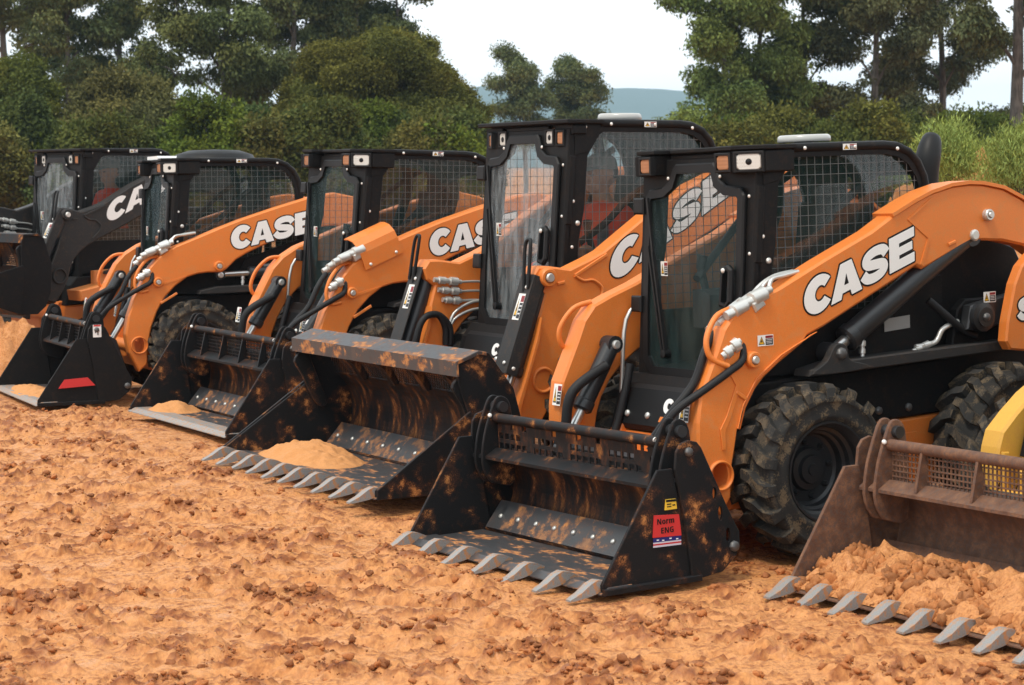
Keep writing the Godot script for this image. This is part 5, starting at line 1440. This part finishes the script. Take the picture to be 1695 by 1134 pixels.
	operator(PD, Vector3(-0.46, 1.10, -0.02), 0.12, "seated person in red vest and grey cap inside the tall orange loader")
	operator(PA, Vector3(-0.50, 1.20, -0.02), 0.2, "seated person in red vest and grey cap inside the black armed loader")
	heap("sand_heap", PD * Transform3D(Basis(), Vector3(1.36, 0.048, 0.50)), Vector2(0.27, 0.52), 0.10, M.sand, "smooth pale sand heap inside the mesh topped ten toothed bucket", 0.35, 11)
	heap_clods(PF)
	heap("clay_heap", PF * Transform3D(Basis(), Vector3(1.06, 0.05, 0.0)), Vector2(0.30, 0.87), 0.14, M.clay, "lumpy orange clay filling the rusty bucket", 1.999, 12)
	heap("sand_heap", PC * Transform3D(Basis(), Vector3(1.12, 0.045, 0.62)), Vector2(0.20, 0.24), 0.07, M.sand, "little sand heap in the corner of the toothless muddy bucket", 0, 13)
	heap("sand_heap", PB * Transform3D(Basis(), Vector3(1.18, 0.045, 0.1)), Vector2(0.17, 0.7), 0.05, M.sand, "thin sand spread inside the bucket with the white tag", 0, 14)
	heap("clay_heap", Transform3D(Basis(), Vector3(-4.75, -0.02, -19.1)), Vector2(0.8, 0.7), 0.55, M.clay, "orange clay mound on the ground beneath the raised black bucket", 1, 15)
	clods()
	print("clods ", Time.get_ticks_msec())
	vegetation()
	print("done ", Time.get_ticks_msec())
func stickers_e(b):
	var z = -0.908 - 0.001 # front side plate lies a little inside the rear one
	var r := MB.new()
	r.prism(V2([1.075, 0.245, 1.065, 0.345, 0.93, 0.335, 0.92, 0.238]), z - 0.002, z + 0.006)
	put("red_sticker", r.mesh(M.red), b)
	put("stripe_sticker", label_mesh(Vector3(-0.155, -0.004, 0), Vector3(-0.002, 0.042, 0), M.flag), b, Transform3D(Basis(), Vector3(1.078, 0.200, z - 0.001)))
	var f := SystemFont.new()
	f.font_names = PackedStringArray(["Droid Sans"]); f.font_weight = 700
	for e in [["Norm", 1.055, 0.292, 0.00075], ["ENG", 1.035, 0.250, 0.00075]]:
		var t := TextMesh.new()
		t.text = e[0]; t.font = f; t.font_size = 48; t.pixel_size = e[3]; t.depth = 0.002
		t.horizontal_alignment = HORIZONTAL_ALIGNMENT_LEFT; t.vertical_alignment = VERTICAL_ALIGNMENT_BOTTOM
		t.material = M.plastic
		put("sticker_text", t, b, Transform3D(Basis(Vector3(-1, 0, 0), Vector3.UP, Vector3(0, 0, -1)), Vector3(e[1], e[2], z - 0.003)))
	var y := MB.new()
	y.prism(V2([1.005, 0.362, 0.998, 0.41, 0.945, 0.408, 0.94, 0.362]), z - 0.002, z + 0.006)
	put("yellow_sticker", y.mesh(M.ylabel), b)
	var k := MB.new()
	k.prism(V2([1.0, 0.398, 0.999, 0.409, 0.946, 0.407, 0.945, 0.396]), z - 0.0035, z - 0.0021)
	k.prism(V2([0.965, 0.378, 0.965, 0.384, 0.95, 0.384, 0.95, 0.378]), z - 0.0035, z - 0.0021)
	for yy in [0.385, 0.374]: k.prism(V2([0.995, yy, 0.995, yy + 0.005, 0.972, yy + 0.005, 0.972, yy]), z - 0.0035, z - 0.0021)
	put("sticker_print", k.mesh(M.plastic), b)
func stickers_b(b):
	var z = -0.908
	var r := MB.new()
	r.prism(V2([1.19, 0.155, 1.14, 0.225, 0.955, 0.235, 0.895, 0.17]), z - 0.016, z - 0.002)
	put("red_reflector", r.mesh(M.red), b)
	var w := MB.new()
	w.prism(V2([0.905, 0.555, 0.905, 0.655, 0.838, 0.655, 0.838, 0.555]), z - 0.018, z - 0.0145)
	put("white_tag", w.mesh(M.white), b)
	var k := MB.new()
	k.bar(Vector3(0.888, 0.590, z - 0.0185), Vector3(0.872, 0.625, z - 0.0185), 0.002, 0.008)
	k.bar(Vector3(0.890, 0.598, z - 0.0185), Vector3(0.853, 0.606, z - 0.0185), 0.002, 0.008)
	k.bar(Vector3(0.866, 0.572, z - 0.0185), Vector3(0.864, 0.622, z - 0.0185), 0.002, 0.008)
	put("tag_mark", k.mesh(M.plastic), b)
	var q := MB.new()
	q.prism(V2([0.900, 0.642, 0.900, 0.654, 0.843, 0.654, 0.843, 0.642]), z - 0.0195, z - 0.0181)
	put("tag_header", q.mesh(M.red), b)
